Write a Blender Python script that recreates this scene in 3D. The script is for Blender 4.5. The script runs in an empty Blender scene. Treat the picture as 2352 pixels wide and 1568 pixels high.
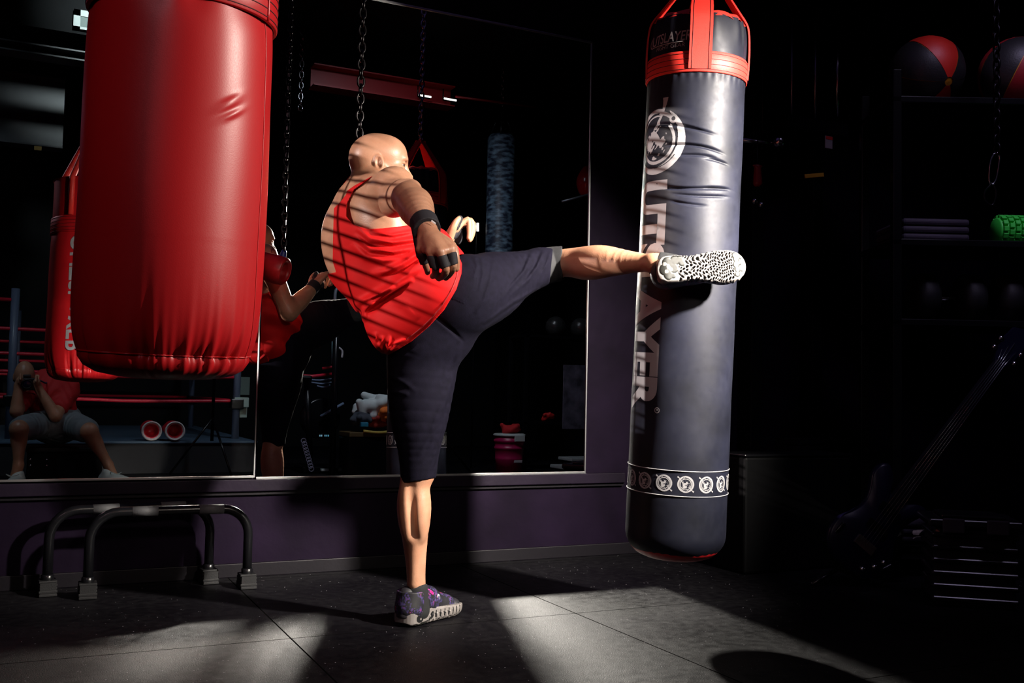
import bpy, bmesh, math, random
import numpy as np
from mathutils import Vector, Matrix, noise as mnoise

SC = bpy.context.scene
COL = SC.collection
rng = random.Random(7)

# ------------------------------------------------------------------ camera
FPX = 2287.0                      # focal length in pixels of the 2352 px wide frame
CAM = np.array([0.0, -4.13, 0.76])
yaw, pitch, roll = math.radians(25.9), math.radians(3.03), math.radians(1.2)
_f0 = np.array([math.sin(yaw), math.cos(yaw), 0.0]); _r0 = np.array([math.cos(yaw), -math.sin(yaw), 0.0]); _u0 = np.array([0, 0, 1.0])
FW = _f0*math.cos(pitch) + _u0*math.sin(pitch); _u1 = _u0*math.cos(pitch) - _f0*math.sin(pitch)
RT = _r0*math.cos(roll) + _u1*math.sin(roll); UP = _u1*math.cos(roll) - _r0*math.sin(roll)
cd = bpy.data.cameras.new('camera'); cd.sensor_width = 36; cd.lens = FPX*36/2352; cd.clip_start = 0.02
co = bpy.data.objects.new('camera', cd); COL.objects.link(co)
co.matrix_world = Matrix(((RT[0], UP[0], -FW[0], CAM[0]), (RT[1], UP[1], -FW[1], CAM[1]), (RT[2], UP[2], -FW[2], CAM[2]), (0, 0, 0, 1)))
SC.camera = co

# ------------------------------------------------------------------ world, lights, exposure
SC.view_settings.view_transform = 'Standard'; SC.view_settings.look = 'None'
SC.view_settings.gamma = 1.0; SC.view_settings.use_curve_mapping = False
SC.view_settings.exposure = -0.2
SC.cycles.use_guiding = True          # the mirror throws the lamp's light back onto the floor
SC.cycles.caustics_reflective = True
SC.cycles.blur_glossy = 0.0
SC.cycles.sample_clamp_indirect = 0.0
SC.cycles.max_bounces = 8
wd = bpy.data.worlds.new('night_world'); SC.world = wd; wd.use_nodes = True
wd.node_tree.nodes['Background'].inputs[0].default_value = (0.30, 0.22, 0.55, 1)
wd.node_tree.nodes['Background'].inputs[1].default_value = 0.0004

LAMP = Vector((2.75, -3.3, 2.15))    # the studio lamp at the right, outside the frame
def add_light(name, kind, loc, target, energy, color, **kw):
    ld = bpy.data.lights.new(name, kind); ld.energy = energy; ld.color = color
    for k, v in kw.items(): setattr(ld, k, v)
    o = bpy.data.objects.new(name, ld); COL.objects.link(o); o.location = loc
    o.rotation_euler = (Vector(target) - Vector(loc)).to_track_quat('-Z', 'Y').to_euler()
    return o
_az, _el = math.radians(-43), math.radians(-16)
_dir = Vector((math.sin(_az)*math.cos(_el), math.cos(_az)*math.cos(_el), math.sin(_el)))
add_light('key_lamp', 'SPOT', LAMP, LAMP + _dir, 400, (1.0, 0.90, 0.79), shadow_soft_size=0.012, spot_size=math.radians(60), spot_blend=0.12)
add_light('key_diffuser', 'AREA', LAMP, (1.55, 0, 0.5), 62, (1.0, 0.93, 0.82), shape='DISK', size=0.16, spread=math.radians(48))
# low sun through the barred window in the left wall
SUN_EL = math.radians(17); SUN_DIR = Vector((math.cos(SUN_EL)*.9945, math.cos(SUN_EL)*.105, -math.sin(SUN_EL)))   # the way it travels
add_light('low_sun', 'SUN', (-8, -1.6, 4), Vector((-8, -1.6, 4)) + SUN_DIR, 4.0, (1.0, 0.88, 0.82), angle=math.radians(.12))
add_light('soft_fill', 'AREA', (1.45, -4.65, 2.4), (1.15, -1.35, 1.15), 2.4, (1.0, 0.86, 0.74), shape='DISK', size=0.35, spread=math.radians(34))  # added frontal fill for the man, not a known source
# unseen fill lamps, added to lift the dark parts of the room
add_light('added_fill', 'AREA', (1.2, -1.0, 3.4), (1.2, -1.0, 0), 0.7, (0.45, 0.30, 1.0), shape='RECTANGLE', size=3.0, size_y=1.4)  # added violet ambient fill over the mirror wall
add_light('added_fill', 'AREA', (3.3, -2.3, 3.6), (4.1, -1.0, 1.3), 3.0, (0.72, 0.62, 1.0), shape='RECTANGLE', size=0.5, size_y=0.5, spread=math.radians(55))  # added to brighten the shelves at the right
add_light('added_fill', 'AREA', (-2.0, -5.0, 3.2), (0.6, -1.6, 1.0), 0.8, (0.85, 0.55, 0.9), shape='DISK', size=0.8)  # added dim fill from the left behind the camera
add_light('added_fill', 'AREA', (-1.5, -4.4, 3.3), (0.20, -2.0, 1.5), 1.1, (1.0, 0.62, 0.70), shape='DISK', size=0.5, spread=math.radians(44))  # added pinkish fill for the red bag's dark side
add_light('added_far_fill', 'AREA', (-0.9, -2.7, 3.95), (-0.5, -5.4, 0.4), 4.5, (0.70, 0.88, 1.0), shape='DISK', size=0.3, spread=math.radians(80))  # added to light the ring side seen in the mirror
add_light('added_far_fill', 'AREA', (0.5, -2.6, 3.92), (0.5, -4.5, 3.80), 3.5, (0.80, 0.95, 0.95), shape='DISK', size=0.2, spread=math.radians(36))  # added to brighten the air vent and beams
add_light('added_far_fill', 'AREA', (2.4, -2.7, 3.95), (3.0, -5.2, 1.0), 14.0, (0.80, 0.88, 1.0), shape='DISK', size=0.3, spread=math.radians(95))  # added fill for the things shown in the right mirror

# ------------------------------------------------------------------ geometry of the picture (for measuring)
def ray(px, py): return FW + RT*(px - 1176)/FPX - UP*(py - 784)/FPX
def W(px, py, z): return CAM + ray(px, py)*z                    # a point at depth z
def on_z(px, py, zz=0.0): r = ray(px, py); return CAM + r*((zz - CAM[2])/r[2])
def on_y(px, py, yy=0.0): r = ray(px, py); return CAM + r*((yy - CAM[1])/r[1])
def mirrored(px, py, y):                                        # what stands at depth y in the room and shows at (px,py) in the mirror
    p = on_y(px, py, -y); return np.array([p[0], y, p[2]])
def dvec(x, y, z): return RT*x + UP*y + FW*z                    # direction in camera axes
def pix(P):
    d = P - CAM; z = d @ FW
    return 1176 + FPX*(d @ RT)/z, 784 - FPX*(d @ UP)/z, z
def nrm(v): v = np.asarray(v, float); return v/np.linalg.norm(v)

# ------------------------------------------------------------------ objects
def thing(name, label, cat, loc=(0, 0, 0), group=None):
    o = bpy.data.objects.new(name, None); COL.objects.link(o); o.location = Vector(loc); o.empty_display_size = 0.1
    o['label'] = label; o['category'] = cat
    if group: o['group'] = group
    return o
def tag(o, label, cat, group=None):
    o['label'] = label; o['category'] = cat
    if group: o['group'] = group
    return o
def world_of(o):
    return o.matrix_basis.copy() if o.parent is None else world_of(o.parent) @ o.matrix_parent_inverse @ o.matrix_basis
def mesh_obj(name, verts, faces, mat, parent=None, smooth=True, label=None):
    me = bpy.data.meshes.new(name); me.from_pydata([tuple(map(float, v)) for v in verts], [], [tuple(map(int, f)) for f in faces])
    me.validate(); me.update()
    return _link(name, me, mat, parent, smooth, label)
def _link(name, me, mat, parent=None, smooth=True, label=None):
    o = bpy.data.objects.new(name, me); COL.objects.link(o)
    for m in (mat if isinstance(mat, (list, tuple)) else [mat]):
        if m: me.materials.append(m)
    if smooth: me.polygons.foreach_set('use_smooth', [True]*len(me.polygons))
    if parent is not None:
        o.parent = parent
        o.matrix_parent_inverse = world_of(parent).inverted()
    if label: o['label'] = label
    return o
def np_mesh(name, V, Q, mat, parent=None, smooth=True, label=None):
    me = bpy.data.meshes.new(name); V = np.ascontiguousarray(V, np.float32); Q = np.ascontiguousarray(Q, np.int32)
    me.vertices.add(len(V)); me.vertices.foreach_set('co', V.ravel())
    n = Q.shape[1]
    me.loops.add(Q.size); me.loops.foreach_set('vertex_index', Q.ravel())
    me.polygons.add(len(Q)); me.polygons.foreach_set('loop_start', np.arange(0, Q.size, n, dtype=np.int32))
    me.update(calc_edges=True); me.validate()
    return _link(name, me, mat, parent, smooth, label)
def bm_obj(name, bm, mat, parent=None, smooth=False, label=None):
    bmesh.ops.recalc_face_normals(bm, faces=bm.faces)
    me = bpy.data.meshes.new(name); bm.to_mesh(me); bm.free()
    return _link(name, me, mat, parent, smooth, label)
def struct(o): o['kind'] = 'structure'; return o
def frame_from(z, x=None):
    z = nrm(z); x = np.array([1, 0, 0.]) if x is None else np.asarray(x, float)
    if abs(np.dot(nrm(x), z)) > .99: x = np.array([0, 1., 0])
    x = nrm(x - z*np.dot(x, z)); y = np.cross(z, x); return x, y, z

def add_box(bm, lo, hi, bevel=0.0, M=None, seg=2):
    lo = Vector(lo); hi = Vector(hi); c = (lo + hi)/2; s = hi - lo
    r = bmesh.ops.create_cube(bm, size=1.0, matrix=Matrix.Translation(c) @ Matrix.Diagonal((s.x, s.y, s.z, 1)))
    vs = r['verts']
    if bevel > 0:
        es = list({e for v in vs for e in v.link_edges})
        rb = bmesh.ops.bevel(bm, geom=es, offset=bevel, segments=seg, affect='EDGES', profile=0.5)
        vs = list({v for f in rb['faces'] for v in f.verts} | {v for v in vs if v.is_valid})
    if M is not None: bmesh.ops.transform(bm, matrix=M, verts=vs)
    return vs
def box_obj(name, lo, hi, mat, parent=None, bevel=0.0, M=None, label=None, smooth=False):
    bm = bmesh.new(); add_box(bm, lo, hi, bevel, M); return bm_obj(name, bm, mat, parent, smooth, label)
def tube_geo(pts, rad, seg=12, closed=False, caps=True):
    pts = [np.asarray(p, float) for p in pts]; n = len(pts)
    rads = rad if hasattr(rad, '__len__') else [rad]*n
    V = []; F = []; prev = None
    for i, p in enumerate(pts):
        if closed: t = nrm(pts[(i+1) % n] - pts[i-1])
        else: t = nrm(pts[min(i+1, n-1)] - pts[max(i-1, 0)])
        if prev is None: x, y, _ = frame_from(t)
        else:
            x = nrm(prev - t*np.dot(prev, t)); y = np.cross(t, x)
        prev = x
        for k in range(seg):
            a = 2*math.pi*k/seg; V.append(p + (x*math.cos(a) + y*math.sin(a))*rads[i])
    m = n if closed else n-1
    for i in range(m):
        for k in range(seg):
            a = i*seg + k; b = i*seg + (k+1) % seg; c = ((i+1) % n)*seg + (k+1) % seg; d = ((i+1) % n)*seg + k
            F.append((a, b, c, d))
    if caps and not closed:
        F.append(tuple(range(seg))[::-1]); F.append(tuple((n-1)*seg + k for k in range(seg)))
    return V, F
def tube(name, pts, rad, mat, parent=None, seg=12, closed=False, label=None):
    V, F = tube_geo(pts, rad, seg, closed); return mesh_obj(name, V, F, mat, parent, True, label)
def merge(geos):
    V = []; F = []
    for v, f in geos:
        o = len(V); V += list(v); F += [tuple(i + o for i in q) for q in f]
    return V, F
def lathe_geo(prof, o, ax, seg=48, xdir=None):
    x, y, z = frame_from(ax, xdir); V = []; F = []; o = np.asarray(o, float)
    for (r, h) in prof:
        for k in range(seg):
            a = 2*math.pi*k/seg; V.append(o + z*h + (x*math.cos(a) + y*math.sin(a))*max(r, 1e-5))
    for i in range(len(prof)-1):
        for k in range(seg):
            F.append((i*seg+k, i*seg+(k+1) % seg, (i+1)*seg+(k+1) % seg, (i+1)*seg+k))
    return V, F
def lathe(name, prof, o, ax, mat, parent=None, seg=48, label=None):
    V, F = lathe_geo(prof, o, ax, seg); return mesh_obj(name, V, F, mat, parent, True, label)
def smooth_path(pts, n=8, closed=False):
    pts = [np.asarray(p, float) for p in pts]; N = len(pts); out = []
    for i in range(N if closed else N-1):
        g = (lambda j: pts[j % N]) if closed else (lambda j: pts[min(max(j, 0), N-1)])
        p0, p1, p2, p3 = g(i-1), g(i), g(i+1), g(i+2)
        for k in range(n):
            t = k/n
            out.append(.5*((2*p1) + (-p0+p2)*t + (2*p0-5*p1+4*p2-p3)*t*t + (-p0+3*p1-3*p2+p3)*t**3))
    if not closed: out.append(pts[-1])
    return out

# ------------------------------------------------------------------ blended solids -> one continuous skin
class Solid:
    """Smooth blend of tapered limbs and ellipsoids, meshed as one closed surface."""
    def __init__(s): s.p = []; s.post = []
    def limb(s, a, b, ra, rb, k=.02, flat=None, sub=False):
        a = np.asarray(a, float); b = np.asarray(b, float); ab = b - a; L2 = max(ab @ ab, 1e-9)
        def fn(P):
            v = P - a; t = np.clip((v @ ab)/L2, 0, 1); v = v - t[..., None]*ab
            q = np.einsum('...i,...i', v, v)
            if flat is not None:
                n, fq = flat; vn = v @ n; q = q + vn*vn*(1/fq**2 - 1)
            return np.sqrt(q) - (ra + t*(rb - ra))
        R = max(ra, rb); s.p.append((fn, np.minimum(a, b) - R, np.maximum(a, b) + R, k, sub)); return s
    def chain(s, pts, rads, k=.02, flat=None):
        n = len(pts); q = [np.array([*p, r]) for p, r in zip(pts, rads)]
        q = smooth_path(q, 4) if n > 2 else q
        A = np.array([v[:3] for v in q]); R = np.array([v[3] for v in q])
        def fn(P):
            d = None
            for i in range(len(A)-1):
                ab = A[i+1] - A[i]; v = P - A[i]; t = np.clip((v @ ab)/max(ab @ ab, 1e-9), 0, 1); v = v - t[..., None]*ab
                e = np.sqrt(np.einsum('...i,...i', v, v)) - (R[i] + t*(R[i+1] - R[i]))
                d = e if d is None else np.minimum(d, e)
            return d
        M = R.max(); s.p.append((fn, A.min(0) - M, A.max(0) + M, k, False)); return s
    def ell(s, c, radii, axes=None, k=.02, sub=False):
        c = np.asarray(c, float); r = np.asarray(radii, float); A = np.eye(3) if axes is None else np.array([nrm(a) for a in axes])
        def fn(P):
            q = (P - c) @ A.T; k0 = np.linalg.norm(q/r, axis=-1); k1 = np.linalg.norm(q/(r*r), axis=-1)
            return k0*(k0 - 1)/np.maximum(k1, 1e-6)
        R = r.max(); s.p.append((fn, c - R, c + R, k, sub)); return s
    def field(s, P, lo=None, hi=None, pad=.02):
        d = np.full(P.shape[:-1], 1.0)
        for fn, pl, ph, k, sub in s.p:
            if lo is not None and (np.any(pl - k - pad > hi) or np.any(ph + k + pad < lo)): continue
            e = fn(P)
            if sub:
                e = -e; h = np.clip(.5 - .5*(d - e)/k, 0, 1); d = d + (e - d)*h + k*h*(1-h)
            else:
                h = np.clip(.5 + .5*(e - d)/k, 0, 1); d = e + (d - e)*h - k*h*(1-h)
        for f in s.post: d = f(P, d)
        return d
    def mesh(s, vox, pad=.02, B=40):
        lo = np.min([p[1] for p in s.p if not p[4]], 0) - pad; hi = np.max([p[2] for p in s.p if not p[4]], 0) + pad
        N = np.ceil((hi - lo)/vox).astype(int) + 2
        VK = []; VP = []; QS = []
        key = lambda i, j, k: (i.astype(np.int64)*N[1] + j)*N[2] + k
        for bi in range(0, N[0], B):
            for bj in range(0, N[1], B):
                for bk in range(0, N[2], B):
                    o = np.array([bi, bj, bk]); bl = lo + o*vox; bh = bl + (B+1)*vox
                    if not any(not p[4] and np.all(p[1] - pad <= bh) and np.all(p[2] + pad >= bl) for p in s.p): continue
                    n = np.minimum(N - o, B) + 2
                    g = np.stack(np.meshgrid(*[bl[a] + np.arange(n[a])*vox for a in range(3)], indexing='ij'), -1)
                    d = s.field(g, bl, bh, pad).astype(np.float32); ins = d < 0
                    if not ins.any() or ins.all(): continue
                    cs = sum(ins[a:n[0]-1+a, b:n[1]-1+b, c:n[2]-1+c].astype(np.int8) for a in (0, 1) for b in (0, 1) for c in (0, 1))
                    I, J, K = np.nonzero((cs > 0) & (cs < 8))
                    acc = np.zeros((len(I), 3)); cnt = np.zeros(len(I))
                    for ax in range(3):
                        for u in (0, 1):
                            for v in (0, 1):
                                a = [0, 0, 0]; oth = [q for q in range(3) if q != ax]; a[oth[0]] = u; a[oth[1]] = v
                                b = list(a); b[ax] = 1
                                da = d[I+a[0], J+a[1], K+a[2]]; db = d[I+b[0], J+b[1], K+b[2]]
                                m = (da < 0) != (db < 0); t = np.where(m, da/np.where(m, da - db, 1), 0)
                                p = np.zeros((len(I), 3)); p[:] = a; p[:, ax] = t
                                acc += p*m[:, None]; cnt += m
                    VK.append(key(I+bi, J+bj, K+bk)); VP.append(bl + (np.stack([I, J, K], 1) + acc/cnt[:, None])*vox)
                    lim = np.minimum(N - o, B)
                    for ax in range(3):
                        o1, o2 = [(1, 2), (2, 0), (0, 1)][ax]
                        sl0 = [slice(0, lim[q]) for q in range(3)]; sl1 = list(sl0); sl1[ax] = slice(1, lim[ax]+1)
                        a0 = ins[tuple(sl0)]; a1 = ins[tuple(sl1)]; I2 = np.stack(np.nonzero(a0 != a1), 1)
                        if not len(I2): continue
                        I2 = I2[(I2[:, o1] + o[o1] > 0) & (I2[:, o2] + o[o2] > 0)]
                        flip = a0[tuple(I2.T)]; G = I2 + o
                        def kk(d1, d2):
                            H = G.copy(); H[:, o1] -= d1; H[:, o2] -= d2; return key(H[:, 0], H[:, 1], H[:, 2])
                        q = np.stack([kk(1, 1), kk(0, 1), kk(0, 0), kk(1, 0)], 1)
                        q[~flip] = q[~flip][:, ::-1]; QS.append(q)
        K = np.concatenate(VK); P = np.concatenate(VP); Q = np.concatenate(QS)
        uk, idx = np.unique(K, return_index=True); P = P[idx]
        f = np.searchsorted(uk, Q); f = np.clip(f, 0, len(uk)-1); ok = (uk[f] == Q).all(1)
        return P, f[ok]
    def build(s, name, vox, mat, parent=None, label=None, relax=1, pad=.02, snap=False):
        V, Q = s.mesh(vox, pad)
        V = relax_mesh(V, Q, relax)
        if snap:                                   # pull the vertices onto the true surface
            for _ in range(2):
                a, b = V[Q[:, 2]] - V[Q[:, 0]], V[Q[:, 3]] - V[Q[:, 1]]; fn = np.cross(a, b); n = np.zeros_like(V)
                for k in range(4): np.add.at(n, Q[:, k], fn)
                n /= np.maximum(np.linalg.norm(n, axis=1), 1e-12)[:, None]; d = np.empty(len(V))
                for i in range(0, len(V), 20000):
                    c = V[i:i+20000]; d[i:i+20000] = s.field(c, c.min(0), c.max(0), pad)
                V = V - n*np.clip(d, -vox, vox)[:, None]*.9
        return np_mesh(name, V, Q, mat, parent, True, label)
def relax_mesh(V, Q, it):
    for _ in range(it):
        S = np.zeros_like(V); c = np.zeros(len(V))
        for a in range(4):
            i, j = Q[:, a], Q[:, (a+1) % 4]
            np.add.at(S, i, V[j]); np.add.at(S, j, V[i]); np.add.at(c, i, 1); np.add.at(c, j, 1)
        V = V*.5 + .5*S/np.maximum(c, 1)[:, None]
    return V

def fold(x, y, pts, w):
    """soft ridge along a polyline, fading out at both ends"""
    P = np.asarray(pts, float); S = np.concatenate([[0], np.cumsum(np.linalg.norm(np.diff(P, axis=0), axis=1))]); d = np.full(x.shape, 1e9); s = np.zeros(x.shape)
    for i in range(len(P)-1):
        a, e = P[i], P[i+1] - P[i]; wx, wy = x - a[0], y - a[1]; t = np.clip((wx*e[0] + wy*e[1])/max(e @ e, 1e-9), 0, 1)
        q = (wx - e[0]*t)**2 + (wy - e[1]*t)**2; m = q < d; d = np.where(m, q, d); s = np.where(m, (S[i] + t*(S[i+1] - S[i]))/S[-1], s)
    return np.exp(-d/w**2)*np.sin(np.pi*np.clip(s, 0, 1))**.7
def poly_dist(x, y, poly):
    """signed distance (positive outside) to a polygon, arrays x,y"""
    P = np.asarray(poly, float); d = np.full(x.shape, 1e9); ins = np.zeros(x.shape, bool)
    for i in range(len(P)):
        a, b = P[i], P[(i+1) % len(P)]; e = b - a
        wx, wy = x - a[0], y - a[1]; t = np.clip((wx*e[0] + wy*e[1])/max(e @ e, 1e-9), 0, 1)
        d = np.minimum(d, (wx - e[0]*t)**2 + (wy - e[1]*t)**2)
        c = (a[1] > y) != (b[1] > y)
        with np.errstate(divide='ignore', invalid='ignore'):
            xi = a[0] + (y - a[1])*e[0]/(e[1] if e[1] != 0 else 1e-9)
        ins ^= c & (x < xi)
    d = np.sqrt(d); return np.where(ins, -d, d)
def line_dist(x, y, pts):
    P = np.asarray(pts, float); d = np.full(x.shape, 1e9)
    for a, b in zip(P[:-1], P[1:]):
        e = b - a; wx, wy = x - a[0], y - a[1]; t = np.clip((wx*e[0] + wy*e[1])/max(e @ e, 1e-9), 0, 1)
        d = np.minimum(d, (wx - e[0]*t)**2 + (wy - e[1]*t)**2)
    return np.sqrt(d)

# ------------------------------------------------------------------ materials
def new_mat(name):
    m = bpy.data.materials.new(name); m.use_nodes = True; nt = m.node_tree; return m, nt, nt.nodes['Principled BSDF']
def simple(name, col, rough=.5, metal=0.0, spec=.5, bump=0.0, scale=60.0, var=0.0, coat=0.0, sss=0.0, sheen=0.0, stretch=None, detail=4, rvar=0.0):
    m, nt, b = new_mat(name)
    b.inputs['Base Color'].default_value = (*col, 1); b.inputs['Roughness'].default_value = rough
    b.inputs['Metallic'].default_value = metal; b.inputs['Specular IOR Level'].default_value = spec
    b.inputs['Coat Weight'].default_value = coat; b.inputs['Coat Roughness'].default_value = .15
    if sss: b.inputs['Subsurface Weight'].default_value = sss; b.inputs['Subsurface Radius'].default_value = (.02, .007, .004); b.inputs['Subsurface Scale'].default_value = .5
    if sheen: b.inputs['Sheen Weight'].default_value = sheen
    if bump or var or rvar:
        tc = nt.nodes.new('ShaderNodeTexCoord'); n = nt.nodes.new('ShaderNodeTexNoise'); n.inputs['Scale'].default_value = scale; n.inputs['Detail'].default_value = detail
        if stretch:
            mp = nt.nodes.new('ShaderNodeMapping'); mp.inputs['Scale'].default_value = stretch
            nt.links.new(tc.outputs['Object'], mp.inputs['Vector']); nt.links.new(mp.outputs[0], n.inputs['Vector'])
        else: nt.links.new(tc.outputs['Object'], n.inputs['Vector'])
        if bump:
            bp = nt.nodes.new('ShaderNodeBump'); bp.inputs['Strength'].default_value = bump; bp.inputs['Distance'].default_value = min(.004, .35/scale)
            nt.links.new(n.outputs['Fac'], bp.inputs['Height']); nt.links.new(bp.outputs['Normal'], b.inputs['Normal'])
        if var:
            n2 = nt.nodes.new('ShaderNodeTexNoise'); n2.inputs['Scale'].default_value = scale*.15; n2.inputs['Detail'].default_value = 5
            nt.links.new(tc.outputs['Object'], n2.inputs['Vector'])
            r = nt.nodes.new('ShaderNodeValToRGB'); r.color_ramp.elements[0].position = .3; r.color_ramp.elements[1].position = .7
            r.color_ramp.elements[0].color = (*[c*(1-var) for c in col], 1); r.color_ramp.elements[1].color = (*[min(1, c*(1+var)) for c in col], 1)
            nt.links.new(n2.outputs['Fac'], r.inputs[0]); nt.links.new(r.outputs[0], b.inputs['Base Color'])
        if rvar:
            mr = nt.nodes.new('ShaderNodeMapRange'); mr.inputs['To Min'].default_value = max(0, rough - rvar); mr.inputs['To Max'].default_value = rough + rvar
            nt.links.new(n.outputs['Fac'], mr.inputs['Value']); nt.links.new(mr.outputs[0], b.inputs['Roughness'])
    return m
def math_node(nt, op, a, b=None, c=None):
    n = nt.nodes.new('ShaderNodeMath'); n.operation = op
    for i, v in enumerate((a, b, c)):
        if v is None: continue
        if isinstance(v, (int, float)): n.inputs[i].default_value = v
        else: nt.links.new(v, n.inputs[i])
    return n.outputs[0]
# ------------------------------------------------------------------ room
BACK, LEFT, RIGHT, CEIL = -9.2, -4.2, 6.2, 4.1
def floor_mat():
    m, nt, b = new_mat('black_rubber_tiles')
    tc = nt.nodes.new('ShaderNodeTexCoord')
    def noise(sc, det=4):
        n = nt.nodes.new('ShaderNodeTexNoise'); n.inputs['Scale'].default_value = sc; n.inputs['Detail'].default_value = det
        nt.links.new(tc.outputs['Object'], n.inputs['Vector']); return n.outputs['Fac']
    big, fine, grain = noise(1.6, 6), noise(30, 5), noise(260, 3)
    # pale scuffs
    r = nt.nodes.new('ShaderNodeValToRGB'); r.color_ramp.elements[0].position = .35; r.color_ramp.elements[1].position = .75
    r.color_ramp.elements[0].color = (.0014, .0010, .0021, 1); r.color_ramp.elements[1].color = (.0046, .0040, .0056, 1)
    mixv = math_node(nt, 'ADD', math_node(nt, 'MULTIPLY', big, .7), math_node(nt, 'MULTIPLY', fine, .35)); nt.links.new(mixv, r.inputs[0])
    # white flecks in the rubber
    vo = nt.nodes.new('ShaderNodeTexVoronoi'); vo.inputs['Scale'].default_value = 55; nt.links.new(tc.outputs['Object'], vo.inputs['Vector'])
    fl = math_node(nt, 'MULTIPLY', math_node(nt, 'LESS_THAN', vo.outputs['Distance'], .09), math_node(nt, 'GREATER_THAN', noise(17, 2), .54))
    mx = nt.nodes.new('ShaderNodeMix'); mx.data_type = 'RGBA'; nt.links.new(fl, mx.inputs['Factor']); nt.links.new(r.outputs[0], mx.inputs[6]); mx.inputs[7].default_value = (.42, .40, .45, 1)
    # tile joints, one metre tiles
    sp = nt.nodes.new('ShaderNodeSeparateXYZ'); nt.links.new(tc.outputs['Object'], sp.inputs[0])
    def joint(v, off):
        f = math_node(nt, 'FRACT', math_node(nt, 'ADD', v, off)); d = math_node(nt, 'ABSOLUTE', math_node(nt, 'SUBTRACT', f, .5)); return math_node(nt, 'LESS_THAN', d, .0026)
    jj = math_node(nt, 'MAXIMUM', joint(sp.outputs[0], JX), joint(sp.outputs[1], JY))
    mx2 = nt.nodes.new('ShaderNodeMix'); mx2.data_type = 'RGBA'; nt.links.new(jj, mx2.inputs['Factor']); nt.links.new(mx.outputs[2], mx2.inputs[6]); mx2.inputs[7].default_value = (.003, .003, .003, 1)
    nt.links.new(mx2.outputs[2], b.inputs['Base Color'])
    rr = nt.nodes.new('ShaderNodeMapRange'); rr.inputs['From Min'].default_value = .35; rr.inputs['From Max'].default_value = .75; rr.inputs['To Min'].default_value = .34; rr.inputs['To Max'].default_value = .72; nt.links.new(mixv, rr.inputs['Value']); nt.links.new(rr.outputs[0], b.inputs['Roughness'])
    h = math_node(nt, 'SUBTRACT', math_node(nt, 'ADD', math_node(nt, 'MULTIPLY', grain, .5), math_node(nt, 'MULTIPLY', fine, .3)), math_node(nt, 'MULTIPLY', jj, 1.5))
    bp = nt.nodes.new('ShaderNodeBump'); bp.inputs['Strength'].default_value = .45; bp.inputs['Distance'].default_value = .004
    nt.links.new(h, bp.inputs['Height']); nt.links.new(bp.outputs[0], b.inputs['Normal']); nt.links.new(math_node(nt, 'MULTIPLY', math_node(nt, 'SUBTRACT', 1.0, jj), math_node(nt, 'ADD', .08, math_node(nt, 'MULTIPLY', fine, .22))), b.inputs['Specular IOR Level'])
    return m
_j = on_z(1322, 1408); JX, JY = .5 - _j[0] % 1.0, .5 - _j[1] % 1.0
FLOOR = floor_mat()
WALLP = simple('dark_violet_paint', (.0052, .0026, .0080), .6, spec=.04, bump=.3, scale=25, var=.35, rvar=.12)
DARKW = simple('black_paint', (.005, .005, .006), .7, spec=.2, bump=.3, scale=25, var=.3)
BLACKTRIM = simple('black_trim', (.004, .003, .005), .5, spec=.15, bump=.1, scale=80)
ALU = simple('brushed_aluminium', (.62, .62, .63), .3, 1.0)
STEEL = simple('chrome_steel', (.55, .55, .58), .2, 1.0)
BLACKMETAL = simple('black_powder_coat', (.004, .004, .005), .25, spec=.3, bump=.1, scale=300)
RUBBER = simple('black_rubber', (.007, .007, .008), .6, spec=.3, bump=.3, scale=200)
struct(box_obj('floor', (LEFT, BACK, -.1), (RIGHT, .12, 0), FLOOR))
struct(box_obj('wall_front', (LEFT, .012, 0), (RIGHT, .12, CEIL), WALLP))
struct(box_obj('wall_right', (RIGHT, BACK, 0), (RIGHT+.1, .12, CEIL), DARKW))
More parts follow.
